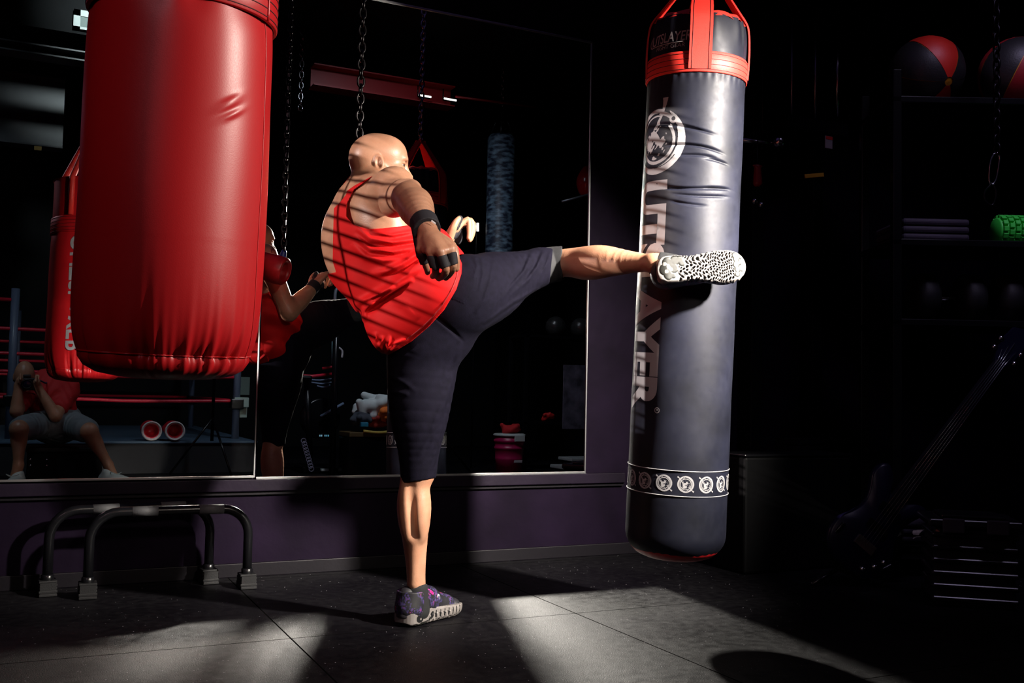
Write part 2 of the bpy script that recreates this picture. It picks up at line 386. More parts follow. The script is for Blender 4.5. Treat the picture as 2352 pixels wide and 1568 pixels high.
# left wall: three barred openings that let the low sun in
OPEN = [(-1.97, -1.36, 2.50, 3.06), (-2.14, -1.95, 3.09, 3.62), (-1.66, -1.42, 3.09, 3.22)]      # y0, y1, z0, z1
bm = bmesh.new()
_ys = sorted({BACK, .12, *[o[0] for o in OPEN], *[o[1] for o in OPEN]}); _zs = sorted({0, CEIL, *[o[2] for o in OPEN], *[o[3] for o in OPEN]})
for y0, y1 in zip(_ys[:-1], _ys[1:]):
    for z0, z1 in zip(_zs[:-1], _zs[1:]):
        if not any(o[0] <= (y0+y1)/2 <= o[1] and o[2] <= (z0+z1)/2 <= o[3] for o in OPEN): add_box(bm, (LEFT-.1, y0, z0), (LEFT, y1, z1))
struct(bm_obj('wall_left', bm, DARKW))
for n_, (y0, y1, z0, z1) in enumerate(OPEN):
    win = struct(thing('window_%d' % (n_+1), ('wide', 'tall narrow', 'small')[n_] + ' barred window high in the left wall', 'window', (LEFT, (y0+y1)/2, z0)))
    bm = bmesh.new(); e = .016
    for a, b in (((y0-e, z0-e), (y1+e, z0)), ((y0-e, z1), (y1+e, z1+e)), ((y0-e, z0), (y0, z1)), ((y1, z0), (y1+e, z1))): add_box(bm, (LEFT, a[0], a[1]), (LEFT+.012, b[0], b[1]))
    bm_obj('window_frame', bm, BLACKTRIM, win)
    geos = []; tt = math.tan(math.radians(11)); z = 2.0
    while z < 4.2:                                  # slanting bars
        ya, yb = max(y0, min(y1, y0 + max(0, (z0 - z)/tt))), min(y1, max(y0, y0 + (z1 - z)/tt))
        if yb - ya > .01: geos.append(tube_geo([(LEFT-.04, ya, z + (ya - y0)*tt + (y0 + 2.14)*0), (LEFT-.04, yb, z + (yb - y0)*tt)], .0056, 6))
        z += .0475
    y = (SPINE_Y := -1.905)
    if y0 < y < y1: geos.append(tube_geo([(LEFT-.045, y, z0), (LEFT-.045, y, z1)], .0062, 6))
    if n_ == 0: geos.append(tube_geo([(LEFT-.045, -1.56, z0), (LEFT-.045, -1.56, z1)], .0062, 6))
    V, F = merge(geos); mesh_obj('window_bars', V, F, BLACKMETAL, win)
struct(box_obj('wall_back', (LEFT, BACK-.1, 0), (RIGHT, BACK, CEIL), DARKW))
struct(box_obj('ceiling', (LEFT, BACK, CEIL), (RIGHT, .12, CEIL+.1), DARKW))
struct(box_obj('baseboard_front', (LEFT, -.004, 0), (RIGHT, .012, .055), BLACKTRIM, bevel=.003))
# ledge the mirrors stand on
struct(box_obj('trim_1', (LEFT, -.022, .345), (2.62, .012, .392), simple('violet_ledge', (.0060, .0031, .0088), .55, spec=.1, bump=.2, scale=40, var=.3), bevel=.003))
struct(box_obj('trim_2', (LEFT, -.006, .330), (2.62, .012, .345), BLACKTRIM))

# mirrors
MIRROR, nt_, b_ = new_mat('mirror_glass'); b_.inputs['Base Color'].default_value = (.86, .87, .88, 1); b_.inputs['Metallic'].default_value = 1; b_.inputs['Roughness'].default_value = 0.0
def wall_mirror(x0, x1, z0, z1, label):
    t = thing('wall_mirror', label, 'mirror', ((x0+x1)/2, 0, z0))
    box_obj('mirror_glass', (x0, -.001, z0), (x1, .010, z1), MIRROR, t)
    box_obj('edge_trim', (x0, -.006, z0-.006), (x1, .011, z0+.003), ALU, t, .001)
    box_obj('edge_trim', (x0, -.006, z1-.003), (x1, .011, z1+.006), ALU, t, .001)
    return t
t = wall_mirror(LEFT + .3, .846, .404, 2.47, 'left wall mirror, partly hidden behind the big red bag')
box_obj('edge_trim', (.846, -.004, .40), (.851, .011, 2.47), ALU, t)
t = wall_mirror(.856, 2.402, .398, 2.475, 'right wall mirror behind the kicking man')
box_obj('edge_trim', (2.400, -.006, .392), (2.406, .011, 2.481), ALU, t)
# ------------------------------------------------------------------ heavy bags
RED_VINYL = simple('red_vinyl', (.50, .007, .011), .41, bump=.15, scale=420, rvar=.06, spec=.65)
RED_WEB = simple('red_webbing', (.70, .030, .020), .55, bump=.35, scale=420)
BLACK_VINYL = simple('black_vinyl', (.0078, .0085, .0165), .53, scale=45, rvar=.13, var=.45, spec=.26)
PRINT = simple('grey_print', (.33, .32, .335), .5)
THREAD = simple('dark_thread', (.05, .004, .006), .7)
class Bag:
    """hanging bag: axis from the bottom b to the top t, angle 0 faces the camera, positive to the right"""
    def __init__(s, b, t, radius):
        s.b, s.t = np.asarray(b, float), np.asarray(t, float); s.L = np.linalg.norm(s.t - s.b); s.z = nrm(s.t - s.b)
        m = (s.b + s.t)/2; c = CAM - m; s.x = nrm(c - s.z*(c @ s.z)); s.y = np.cross(s.z, s.x); s.R = radius
        if s.y @ RT < 0: s.y = -s.y
    disp = None
    def skin(s, th, h, dr): return s.pt(th, h, dr + (s.disp(th, h) if s.disp else 0.0))
    def pt(s, th, h, dr=0.0):
        r = s.R(h) + dr if callable(s.R) else s.R + dr
        return s.b + s.z*h + (s.x*math.cos(th) + s.y*math.sin(th))*r
    def surf(s, name, hs, mat, parent, disp=None, seg=160, label=None):
        V = []; F = []
        for i, h in enumerate(hs):
            for k in range(seg):
                th = 2*math.pi*k/seg; q = s.pt(th, h, disp(th, h) if disp else 0.0); V.append(q)
        n = len(hs)
        for i in range(n-1):
            for k in range(seg): F.append((i*seg+k, i*seg+(k+1) % seg, (i+1)*seg+(k+1) % seg, (i+1)*seg+k))
        return mesh_obj(name, V, F, mat, parent, True, label)
    def ring(s, name, h0, h1, dr, mat, parent, label=None, seg=96, disp=None):
        V = []; F = []
        prof = [(h0, -.002), (h0, dr-.0015), (h0+.002, dr), (h1-.002, dr), (h1, dr-.0015), (h1, -.002)]
        for (h, d) in prof:
            for k in range(seg):
                th = 2*math.pi*k/seg; V.append(s.pt(th, h, d + (disp(th, h) if disp else 0)))
        for i in range(len(prof)-1):
            for k in range(seg): F.append((i*seg+k, i*seg+(k+1) % seg, (i+1)*seg+(k+1) % seg, (i+1)*seg+k))
        return mesh_obj(name, V, F, mat, parent, True, label)
    def stitch(s, name, h, dr, mat, parent, th0=0, th1=2*math.pi, n=128, r=.0011):
        return tube(name, [s.pt(th0 + (th1-th0)*i/n, h, dr) for i in range(n + (0 if th1-th0 > 6.2 else 1))], r, mat, parent, 5, closed=th1-th0 > 6.2)
    def decal(s, name, mask, th0, h0, w, hgt, mat, parent, step=.0016, dr=.0007):
        """printed shape: mask(u,v) over a rectangle w x hgt centred on (th0,h0); u runs to the right, v up"""
        nu, nv = int(w/step), int(hgt/step)
        U, Vv = np.meshgrid((np.arange(nu)+.5)*step - w/2, (np.arange(nv)+.5)*step - hgt/2, indexing='ij')
        ins = mask(U, Vv)
        ids = {}; V = []; F = []
        def vid(i, j):
            k = (i, j)
            if k not in ids:
                ids[k] = len(V); h = h0 + j*step - hgt/2; r = s.R(h) if callable(s.R) else s.R
                V.append(s.skin(th0 + (i*step - w/2)/r, h, dr))
            return ids[k]
        for i, j in zip(*np.nonzero(ins)): F.append((vid(i, j), vid(i+1, j), vid(i+1, j+1), vid(i, j+1)))
        return mesh_obj(name, V, F, mat, parent, True) if F else None
    def lettering(s, name, text, th0, h0, height, length, mat, parent, down=True, dr=.0007, shear=0.0, off=.0):
        V, F = text_geo(text, off, shear); mn, mx = V.min(0), V.max(0)
        V = (V - (mn + mx)/2)/(mx - mn)
        out = []
        for (u, v) in V:
            if down: a, hh = v*height, h0 - u*length
            else: a, hh = u*length, h0 + v*height
            r = s.R(hh) if callable(s.R) else s.R
            out.append(s.skin(th0 + a/r, hh, dr))
        return mesh_obj(name, out, F, mat, parent, True)
def text_geo(text, off=0.0, shear=0.0, cuts=6):
    cu = bpy.data.curves.new('lettering', 'FONT'); cu.body = text; cu.offset = off; cu.shear = shear; cu.resolution_u = 6
    o = bpy.data.objects.new('lettering', cu); COL.objects.link(o)
    dg = bpy.context.evaluated_depsgraph_get(); me = bpy.data.meshes.new_from_object(o.evaluated_get(dg))
    bm = bmesh.new(); bm.from_mesh(me); bpy.data.objects.remove(o); bpy.data.curves.remove(cu); bpy.data.meshes.remove(me)
    bmesh.ops.triangulate(bm, faces=bm.faces)
    for _ in range(3):
        es = [e for e in bm.edges if e.calc_length() > .11]
        if not es: break
        bmesh.ops.subdivide_edges(bm, edges=es, cuts=1); bmesh.ops.triangulate(bm, faces=bm.faces)
    bm.verts.index_update(); V = np.array([(v.co.x, v.co.y) for v in bm.verts]); F = [tuple(v.index for v in f.verts) for f in bm.faces]; bm.free()
    return V, F
def emblem(u, v):
    """round badge: a globe inside a crescent blade with crossing hooks and a small ring"""
    r = np.hypot(u, v); a = np.degrees(np.arctan2(v, u)); q = (62 - a) % 360          # degrees clockwise from the crescent's tip
    t = np.clip(q/235, 0, 1); th = .25*np.sin(np.pi*t**.75)**.8
    out = (q < 235) & (r < 1.0) & (r > 1.0 - th)
    out &= ~((np.abs(r - (.86 - .10*t)) < .014) & (q > 95) & (q < 215))
    out |= (r > .60) & (r < .695) & (q > 15) & (q < 240)                                 # inner band
    w = (a - 78) % 360; out |= (w < 95) & (r < .98) & (r > .86); out |= (w < 95) & (r < .79) & (r > .745)   # arcs over the top
    out |= (a > 46) & (a < 84) & (r > .80) & (r < .92)
    s1 = np.abs(u - (.20 + .10*np.sin((v - .8)*3.2))); out |= (s1 < .045 + .05*np.clip((v - .95)*3, 0, 1)) & (v > .78) & (v < 1.30)
    s2 = np.abs((u - .20) - (v - .80)*.62); out |= (s2 < .050 + .03*np.clip((.65 - v)*3, 0, 1)) & (v > .36) & (v < .84)
    rr = np.hypot(u - .60, v - .63); out = (out & ~(rr < .075)) | ((rr < .135) & (rr > .065))
    n1 = np.sin(u*9.5 + 2*np.sin(v*7.3)) + np.sin(v*8.3 + 1.3*np.sin(u*11) + 1) + .5*np.sin(u*23 + v*19) + .4*np.sin(u*41 - v*37)
    land = (np.hypot(u + .1, v + .02) < .54) & (n1 > .35)
    land |= (np.hypot((u + .20)*1.0, (v - .02)*1.15) < .34) & (n1 > -1.1)
    return out | (land & (r < .56))
def ann_chain(name, a, b, parent, mat, link=.05, wire=.005):
    a, b = np.asarray(a, float), np.asarray(b, float); L = np.linalg.norm(b - a); n = max(2, int(L/(link*.72))); d = nrm(b - a); x, y, _ = frame_from(d); geos = []
    for i in range(n):
        c = a + d*(i + .5)*L/n; sx = x if i % 2 else y; pts = []
        for k in range(14):
            t = 2*math.pi*k/14; pts.append(c + d*math.cos(t)*link*.5 + sx*math.sin(t)*link*.28)
        geos.append(tube_geo(pts, wire, 6, True))
    V, F = merge(geos); return mesh_obj(name, V, F, mat, parent, True)
CHAIN = simple('chain_steel', (.45, .45, .47), .25, 1.0)

# ---- the tall black bag
bt, bb = W(1604, 70, 3.44), W(1549, 1256, 3.43)
blk = thing('punching_bag', 'tall black heavy bag with red straps and grey lettering, struck by the kicking foot', 'punching bag', bb)
LB = np.linalg.norm(bt - bb)
B = Bag(bb, bt, lambda h: .1715 - .006*max(0, min(1, h/LB)))
def hpx(y): return LB*(1256 - y)/(1256 - 70)       # height on the bag for a picture row near its axis
H_BAND0, H_BAND1 = hpx(196), hpx(150)
rb = random.Random(3); _ph = [rb.uniform(0, 6.28) for _ in range(12)]
CREASE = [(-.25, hpx(318), .55, .010), (.05, hpx(365), .5, .009), (.1, hpx(386), .35, .006), (.0, hpx(446), .75, .008), (.25, hpx(462), .5, .006), (-.05, hpx(478), .3, .005), (.5, hpx(395), .25, .006), (.55, hpx(450), .25, .006)]
def blk_disp(th, h):
    t = (th + math.pi) % (2*math.pi) - math.pi; d = 0.0
    for (c, hh, w, dp) in CREASE:
        if abs(h - hh) < .05: d -= dp*math.exp(-((t - c)/w)**4)*math.exp(-((h - hh - .012*math.sin(t*2.2 + hh*20) + (t-c)*.015)/.0045)**2)
    d += .0012*math.sin(t*5 + h*7)*math.sin(h*11 + 2)
    up_ = max(0, (h - hpx(140))/(hpx(62) - hpx(140)))
    d += -.012*up_**3 + .0035*math.sin(t*17 + 2*math.sin(t*5))*min(1, up_*1.3)
    lo_ = max(0, (hpx(1215) - h)/hpx(1215)); d -= .022*lo_**2.5
    d += .0014*math.sin(t*37)*math.exp(-abs(h - H_BAND0 + .006)/.014)
    return d
hs = list(np.concatenate([np.linspace(0, hpx(1215), 14), np.linspace(hpx(1210), hpx(520), 90), np.linspace(hpx(518), hpx(300), 190), np.linspace(hpx(298), hpx(62), 90)]))
B.disp = blk_disp
shell = B.surf('bag_shell', hs, BLACK_VINYL, blk, blk_disp, 200)
# top collar and dome in red
V = []; F = []; seg = 96; rows = [(hpx(66), 0), (hpx(54), -.012), (hpx(48), -.035), (hpx(50), -.09), (hpx(52), -.16)]
for (h, d) in rows:
    for k in range(seg):
        th = 2*math.pi*k/seg; V.append(B.pt(th, h + .004*math.sin(th*13), d + blk_disp(th, hpx(64)) + .002 + .003*math.sin(th*19)))
for i in range(len(rows)-1):
    for k in range(seg): F.append((i*seg+k, i*seg+(k+1) % seg, (i+1)*seg+(k+1) % seg, (i+1)*seg+k))
F.append(tuple((len(rows)-1)*seg + k for k in range(seg)))
mesh_obj('top_collar', V, F, RED_WEB, blk, True, 'red collar')
V = []; F = []; rows = [(.012, -.018), (0, -.022), (-.018, -.04), (-.030, -.07), (-.034, -.12), (-.034, -.17)]
for (h, d) in rows:
    for k in range(seg):
        th = 2*math.pi*k/seg; V.append(B.pt(th, h, d + .001*math.sin(th*31)))
for i in range(len(rows)-1):
    for k in range(seg): F.append((i*seg+k, i*seg+(k+1) % seg, (i+1)*seg+(k+1) % seg, (i+1)*seg+k))
F.append(tuple((len(rows)-1)*seg + k for k in range(seg)))
mesh_obj('bottom_cap', V, F, RED_VINYL, blk, True, 'red bottom cap')
bnd = B.ring('band', H_BAND0, H_BAND1, .006, RED_WEB, blk, 'red webbing band')
for i in range(4): B.stitch('stitching', H_BAND0 + (H_BAND1 - H_BAND0)*(.12 + .25*i), .0064, THREAD, bnd)
APEX = W(1617, -78, 3.44)
def strap(th):
    w = .037; rows = []
    P0 = [(H_BAND0 + .01, .004), (H_BAND1, .0065), (hpx(110), .006), (hpx(80), .002)]
    C = [B.pt(th, h, d) for h, d in P0]; tang = nrm(np.cross(B.z, B.pt(th, 1) - B.pt(th+math.pi, 1)))
    p = B.pt(th, hpx(62), -.006); C += [p]; ring = APEX + nrm(B.pt(th, 1) - B.pt(th+math.pi, 1))*.012
    for k in range(1, 7): C.append(p + (ring - p)*k/6)
    C = smooth_path(C, 3); V = []; F = []
    for i, c in enumerate(C):
        d = nrm(C[min(i+1, len(C)-1)] - C[max(i-1, 0)]); n = nrm(np.cross(tang, d)); s_ = w*(1 - .35*max(0, (i - len(C)*.45)/(len(C)*.55)))
        if n @ (c - (B.b + B.z*((c - B.b) @ B.z))) < 0: n = -n
        for (a, b_) in ((-1, 1), (1, 1), (1, -1), (-1, -1)): V.append(c + tang*a*s_ + n*b_*.0028)
    for i in range(len(C)-1):
        for k in range(4): F.append((i*4+k, i*4+(k+1) % 4, i*4+4+(k+1) % 4, i*4+4+k))
    F += [(3, 2, 1, 0), tuple(len(V)-4+k for k in range(4))]
    o = mesh_obj('strap', V, F, RED_WEB, blk, False, 'red webbing strap')
    for sg in (-1, 1):
        pts = []
        for i in range(0, len(C)):
            q = (np.array(V[i*4+1]) + np.array(V[i*4]))/2 + (np.array(V[i*4+1]) - np.array(V[i*4]))*.37*sg; n = nrm(np.array(V[i*4]) - np.array(V[i*4+3])); pts.append(q + n*.0004)
        tube('stitching', pts, .0010, THREAD, o, 5)
for th in (.06, .06 + math.pi/2, .06 + math.pi, .06 - math.pi/2): strap(th)
lathe('ring', [(.016 + .005*math.cos(a), .005*math.sin(a)) for a in np.linspace(0, 2*math.pi, 13)], APEX, RT, STEEL, blk, 24)
ann_chain('chain', APEX, np.array([APEX[0], APEX[1], CEIL]), blk, CHAIN)
# printing: badge, rotated word, bottom frieze
B.decal('badge', lambda u, v: emblem(u/.111, v/.111), -.82, hpx(343), .29, .30, PRINT, blk, .0010)
B.lettering('lettering', 'UTSLAYER', -.90, hpx(686), .142, hpx(417) - hpx(928), PRINT, blk, True, off=.05)
B.lettering('small_print', 'OUTSLAYER', -.70, hpx(118) + .006, .034, .19, PRINT, blk, False, shear=.12, off=.01, dr=.0010)
B.lettering('small_print', 'FIGHT GEAR', -.60, hpx(137) + .004, .013, .115, PRINT, blk, False, shear=.1, dr=.0010)
B.stitch('small_print', hpx(131)+.004, .0042, PRINT, blk, -1.12, -.27, 24, .0012)
B.decal('trademark_sign', lambda u, v: (np.abs(np.hypot(u, v) - .0085) < .0011), -.47, hpx(940), .022, .022, PRINT, blk, .0007)
B.lettering('trademark_sign', 'R', -.47, hpx(940), .009, .007, PRINT, blk, True)
for hy in (1069, 1124): B.stitch('frieze_line', hpx(hy), .0012, PRINT, blk, 0, 2*math.pi, 128, .0017)
n_b = 15
for i in range(n_b):
    c6, s6 = math.cos(math.radians(62)), math.sin(math.radians(62))
    two = lambda u, v: emblem((u*c6 + v*s6)/.0275, (-u*s6 + v*c6)/.0275) | (emblem(-(u*c6 + v*s6)/.0275, -(-u*s6 + v*c6)/.0275) & (np.hypot(u, v) > .0165))
    B.decal('badge', two, 2*math.pi*i/n_b + .16, hpx(1097), .076, .076, PRINT, blk, .0008, .0010)

# ---- the wide red bag in the left foreground
rt_, rb_ = W(424, 30, 2.22), W(383, 812, 2.22)
red = thing('punching_bag', 'wide red heavy bag hanging in the left foreground with a gathered bottom seam', 'punching bag', rb_)
LR = np.linalg.norm(rt_ - rb_)
R_ = Bag(rb_, rt_, lambda h: .2030 - .007*max(0, min(1.3, h/LR)))
def hr(y): return LR*(812 - y)/(812 - 30)
rr_ = random.Random(11); GATH = [(rr_.uniform(-math.pi, math.pi), rr_.uniform(.03, .07), rr_.uniform(.4, 1.0)) for _ in range(64)]
GATH += [(t, .05, 1.2) for t in (-.35, -.22, -.1, .0, .08, .17, .27, .36, .46, .58)]
def red_disp(th, h):
    t = (th + math.pi) % (2*math.pi) - math.pi; d = 0.0
    lo_ = max(0, 1 - h/hr(700)) if h > 0 else 1.0
    if h < hr(560):
        f = math.exp(-max(0, h)/.045) if h > 0 else math.exp(h/.03)
        for (c, w, a) in GATH:
            e = (t - c + math.pi) % (2*math.pi) - math.pi
            if abs(e) < .2: d -= .0105*a*math.exp(-(e/w)**2)*f
        d -= .020*math.exp(-(h if h > 0 else 0)/.045)
    # soft folds where the bag was hit and below the band
    d += .0025*math.sin(t*3 + h*6)*math.sin(h*5 + 1.0)
    for (c, hh) in ((.52, hr(255)), (.55, hr(285)), (.50, hr(268))):
        q = (h - hh) - (t - c)*.12
        d += .0030*math.exp(-((t - c)/.14)**2)*math.exp(-(q/.008)**2)
    u = max(0, (h - hr(60))/hr(0)*8); d -= .010*math.exp(-((h - hr(22))/.05)**2)*(1 + .6*math.sin(t*9 + 1.5*math.sin(t*4)))*.5
    return d
hs = list(np.concatenate([np.linspace(-.0, hr(690), 46), np.linspace(hr(688), hr(300), 60), np.linspace(hr(298), hr(235), 46), np.linspace(hr(233), hr(-260), 80)]))
R_.surf('bag_shell', hs, RED_VINYL, red, red_disp, 420)
V = []; F = []; seg = 420; rows = [(0, 0), (-.012, -.001), (-.030, -.014), (-.044, -.040), (-.052, -.085), (-.055, -.14), (-.055, -.202)]
for (h, d) in rows:
    for k in range(seg): th = 2*math.pi*k/seg; V.append(R_.pt(th, h, d*.95 + red_disp(th, min(h, 0))*(1 if d > -.1 else max(0, 1+ (d+.1)*10))))
for i in range(len(rows)-1):
    for k in range(seg): F.append((i*seg+k, i*seg+(k+1) % seg, (i+1)*seg+(k+1) % seg, (i+1)*seg+k))
mesh_obj('bag_bottom', V, F, RED_VINYL, red, True)
tube('bottom_seam', [R_.pt(2*math.pi*k/300, .001, red_disp(2*math.pi*k/300, 0) + .0012) for k in range(300)], .0020, RED_VINYL, red, 6, True)
tube('side_seam', [R_.pt(1.10, h, red_disp(1.10, h) + .0006) for h in np.linspace(0, hr(20), 90)], .0012, RED_VINYL, red, 6)
bn = R_.ring('band', hr(52), hr(-40), .006, RED_VINYL, red, 'stitched red band', 160)
for i in range(5): R_.stitch('stitching', hr(44) + (hr(-32) - hr(44))*i/4, .0064, THREAD, bn, r=.0013)
tube('band_join', [R_.pt(1.02, h, .0068) for h in np.linspace(hr(52), hr(-40), 6)], .003, RED_VINYL, bn, 6)
topR = R_.pt(0, hr(-260), -.2)
bm = bmesh.new(); bmesh.ops.create_circle(bm, cap_ends=True, segments=96, radius=.2, matrix=Matrix.Translation(Vector(R_.b + R_.z*hr(-260))) @ Vector(R_.z).to_track_quat('Z', 'Y').to_matrix().to_4x4()); bm_obj('bag_top', bm, RED_VINYL, red)
apr = R_.b + R_.z*(hr(-260) + .35)
for k in range(4):
    a = R_.pt(k*math.pi/2 + .7, hr(-40), .004); m_ = R_.pt(k*math.pi/2 + .7, hr(-255), .003)
    V, F = tube_geo([a, m_, m_ + (apr - m_)*.5, apr], .016, 8); mesh_obj('strap', V, F, RED_WEB, red, True)
ann_chain('chain', apr, np.array([apr[0], apr[1], CEIL]), red, CHAIN)
R_.lettering('lettering', 'OUTSLAYER', math.pi + .42, hr(400), .10, hr(60) - hr(720), PRINT, red, True, off=.02)
# ------------------------------------------------------------------ the kicking man
VOX = 0.0030
def skin_mat():
    m, nt, b = new_mat('skin')
    b.inputs['Roughness'].default_value = .42; b.inputs['Specular IOR Level'].default_value = .5
    b.inputs['Subsurface Weight'].default_value = .12; b.inputs['Subsurface Radius'].default_value = (.02, .008, .005); b.inputs['Subsurface Scale'].default_value = .4
    tc = nt.nodes.new('ShaderNodeTexCoord')
    n1 = nt.nodes.new('ShaderNodeTexNoise'); n1.inputs['Scale'].default_value = 14; n1.inputs['Detail'].default_value = 6
    n2 = nt.nodes.new('ShaderNodeTexNoise'); n2.inputs['Scale'].default_value = 260; n2.inputs['Detail'].default_value = 3
    for n in (n1, n2): nt.links.new(tc.outputs['Object'], n.inputs['Vector'])
    r = nt.nodes.new('ShaderNodeValToRGB'); r.color_ramp.elements[0].position = .3; r.color_ramp.elements[1].position = .72
    r.color_ramp.elements[0].color = (.36, .17, .10, 1); r.color_ramp.elements[1].color = (.49, .26, .165, 1)
    nt.links.new(n1.outputs['Fac'], r.inputs[0]); nt.links.new(r.outputs[0], b.inputs['Base Color'])
    bp = nt.nodes.new('ShaderNodeBump'); bp.inputs['Strength'].default_value = .25; bp.inputs['Distance'].default_value = .0015
    nt.links.new(n2.outputs['Fac'], bp.inputs['Height']); nt.links.new(bp.outputs[0], b.inputs['Normal'])
    return m
SKIN = skin_mat()
RED_CLOTH = simple('red_jersey', (.52, .0045, .0055), .7, bump=.25, scale=420, spec=.2)
SHORT_CLOTH = simple('dark_navy_cotton', (.0042, .0036, .0082), .85, bump=.35, scale=380, spec=.06, var=.25)
WRAP = simple('black_wrap', (.012, .011, .016), .75, bump=.4, scale=500)
SOCK = simple('black_sock', (.008, .008, .010), .85, bump=.5, scale=500)
WHITE_MARK = simple('white_print', (.75, .73, .74), .5)
EYE_WHITE = simple('eye_white', (.13, .10, .085), .2)
IRIS = simple('dark_iris', (.03, .02, .015), .1)

kicker = thing('person', 'bald man in red tank top and dark shorts kicking the tall black bag', 'person', on_z(965, 1425))

# torso frame
SPr = nrm(dvec(.80, .02, -.60))                       # his right
SPu = nrm(W(850, 440, 3.28) - W(905, 640, 3.29))      # up the spine
SPr = nrm(SPr - SPu*(SPr @ SPu)); SPf = np.cross(SPu, SPr)   # facing
if SPf @ FW < 0: SPf = -SPf
pelv = W(1008, 722, 3.30); waist = W(918, 638, 3.285); ribs = W(853, 540, 3.28); top = W(840, 452, 3.28)
hipR, kneeR, ankR = W(1056, 682, 3.27), W(1278, 606, 3.52), W(1500, 605, 3.235)
hipL, kneeL, ankL = W(972, 790, 3.31), W(963, 1082, 3.25), W(955, 1352, 3.27)
shR = top + SPr*.165 - SPu*.005 - SPf*.0; shR = W(896, 440, 3.12)
shL = W(824, 470, 3.45)
elR, wrR = W(938, 457, 2.87), W(979, 520, 2.66)
elL, wrL = W(915, 648, 3.50), W(1024, 556, 3.50)
neckb, headc = W(850, 425, 3.28), W(872, 377, 3.30)

# head frame
Hf = nrm(dvec(.955, -.10, .28)); Hu = nrm(dvec(.06, 1, .04)); Hu = nrm(Hu - Hf*(Hu @ Hf)); Hr = np.cross(Hf, Hu)
HS = .905
def H(f, r, u): return headc + (Hf*f + Hr*r + Hu*u)*HS
AX = [Hf, Hr, Hu]

def torso_prims(s, g=0.0):
    ax = [SPr, SPf, SPu]
    s.ell(ribs + SPf*.01, (.163+g, .118+g, .20+g), ax, .05)
    s.ell(ribs - SPf*.035 + SPr*.085 - SPu*.01, (.085+g, .075+g, .15+g), ax, .05)      # lats
    s.ell(ribs - SPf*.02 - SPr*.103 - SPu*.035, (.083+g, .085+g, .145+g), ax, .05)
    s.ell(top + SPr*.075 - SPf*.055 - SPu*.035, (.07+g, .045+g, .075+g), [nrm(SPr+.25*SPf), SPf, nrm(SPu-.3*SPr)], .03)   # shoulder blades
    s.ell(top - SPr*.07 - SPf*.045 - SPu*.075, (.058+g, .05+g, .07+g), ax, .03)
    s.limb(neckb + SPu*.01, shR + SPu*.012 - SPr*.03, .048+g, .045+g, .04)             # traps
    s.limb(neckb + SPu*.0, shL + SPu*.0 + SPr*.03, .046+g, .044+g, .03)
    s.ell(top + SPf*.06 + SPr*.07 - SPu*.06, (.08+g, .055+g, .07+g), ax, .04)          # chest
    s.ell(top + SPf*.06 - SPr*.07 - SPu*.06, (.08+g, .055+g, .07+g), ax, .04)
    s.ell(waist, (.140+g, .105+g, .15+g), ax, .06)
def pelvis_prims(s, g=0.0):
    pr = nrm(hipR - hipL); pu = nrm(waist - pelv); pu = nrm(pu - pr*(pu @ pr)); pf = np.cross(pu, pr)
    if pf @ FW < 0: pf = -pf
    s.ell(pelv + pu*.01, (.145+g, .115+g, .12+g), [pr, pf, pu], .06)
    s.ell((pelv + hipR)/2 - pf*.05 + pr*.02, (.09+g, .085+g, .095+g), [pr, pf, pu], .04)
    s.ell((pelv + hipL)/2 - pf*.05 - pr*.01, (.09+g, .085+g, .10+g), [pr, pf, pu], .04)

def hand_geo(s, wr, mcp, chains, thumb, palm_n, k=.006):
    """palm between wrist and the four knuckles, four bent fingers, a thumb leaving the side of the palm"""
    for m in mcp: s.limb(wr + (m - wr)*.15, m, .016, .0118, .012)
    for a, b in zip(mcp[:-1], mcp[1:]): s.limb(a*.55 + wr*.45, (a+b)/2, .0135, .0095, .012)
    for c, rr in chains: s.chain(c, rr, k)
    s.chain(thumb[0], thumb[1], .008)

# right hand, hanging in front of the hip with the back to the camera
def Z(px, py, z): return W(px, py, z)
mcpR = [Z(966, 572, 2.635), Z(988, 578, 2.595), Z(1011, 578, 2.58), Z(1036, 572, 2.60)]
pipR = [Z(977, 607, 2.65), Z(1000, 615, 2.60), Z(1024, 617, 2.585), Z(1041, 609, 2.60)]
dipR = [Z(981, 620, 2.675), Z(999, 629, 2.64), Z(1018, 632, 2.625), Z(1035, 626, 2.635)]
tipR = [Z(982, 626, 2.695), Z(994, 634, 2.665), Z(1008, 639, 2.655), Z(1024, 638, 2.66)]
chR = [([mcpR[i], pipR[i], dipR[i], tipR[i]], [r, r*.93, r*.84, r*.74]) for i, r in enumerate((.0095, .0107, .0112, .0108))]
thR = ([Z(1005, 545, 2.69), Z(1036, 566, 2.67), Z(1046, 592, 2.66), Z(1048, 616, 2.665)], [.017, .0155, .0115, .0095])
# left hand beyond the right forearm, fingers curled down
mcpL = [Z(1049, 524, 3.47), Z(1052, 519, 3.50), Z(1055, 517, 3.525), Z(1056, 518, 3.55)]
pipL = [Z(1074, 504, 3.48), Z(1080, 506, 3.51), Z(1084, 511, 3.54), Z(1085, 517, 3.56)]
dipL = [Z(1078, 529, 3.475), Z(1084, 528, 3.505), Z(1087, 530, 3.53), Z(1087, 534, 3.55)]
tipL = [Z(1077, 547, 3.465), Z(1079, 551, 3.49), Z(1081, 549, 3.52), Z(1082, 549, 3.535)]
chL = [([mcpL[i], pipL[i], dipL[i], tipL[i]], [r, r*.95, r*.86, r*.76]) for i, r in enumerate((.0105, .0108, .0103, .0092))]
thL = ([Z(1030, 548, 3.47), Z(1040, 525, 3.45), Z(1048, 509, 3.45), Z(1056, 501, 3.46)], [.018, .014, .0112, .009])

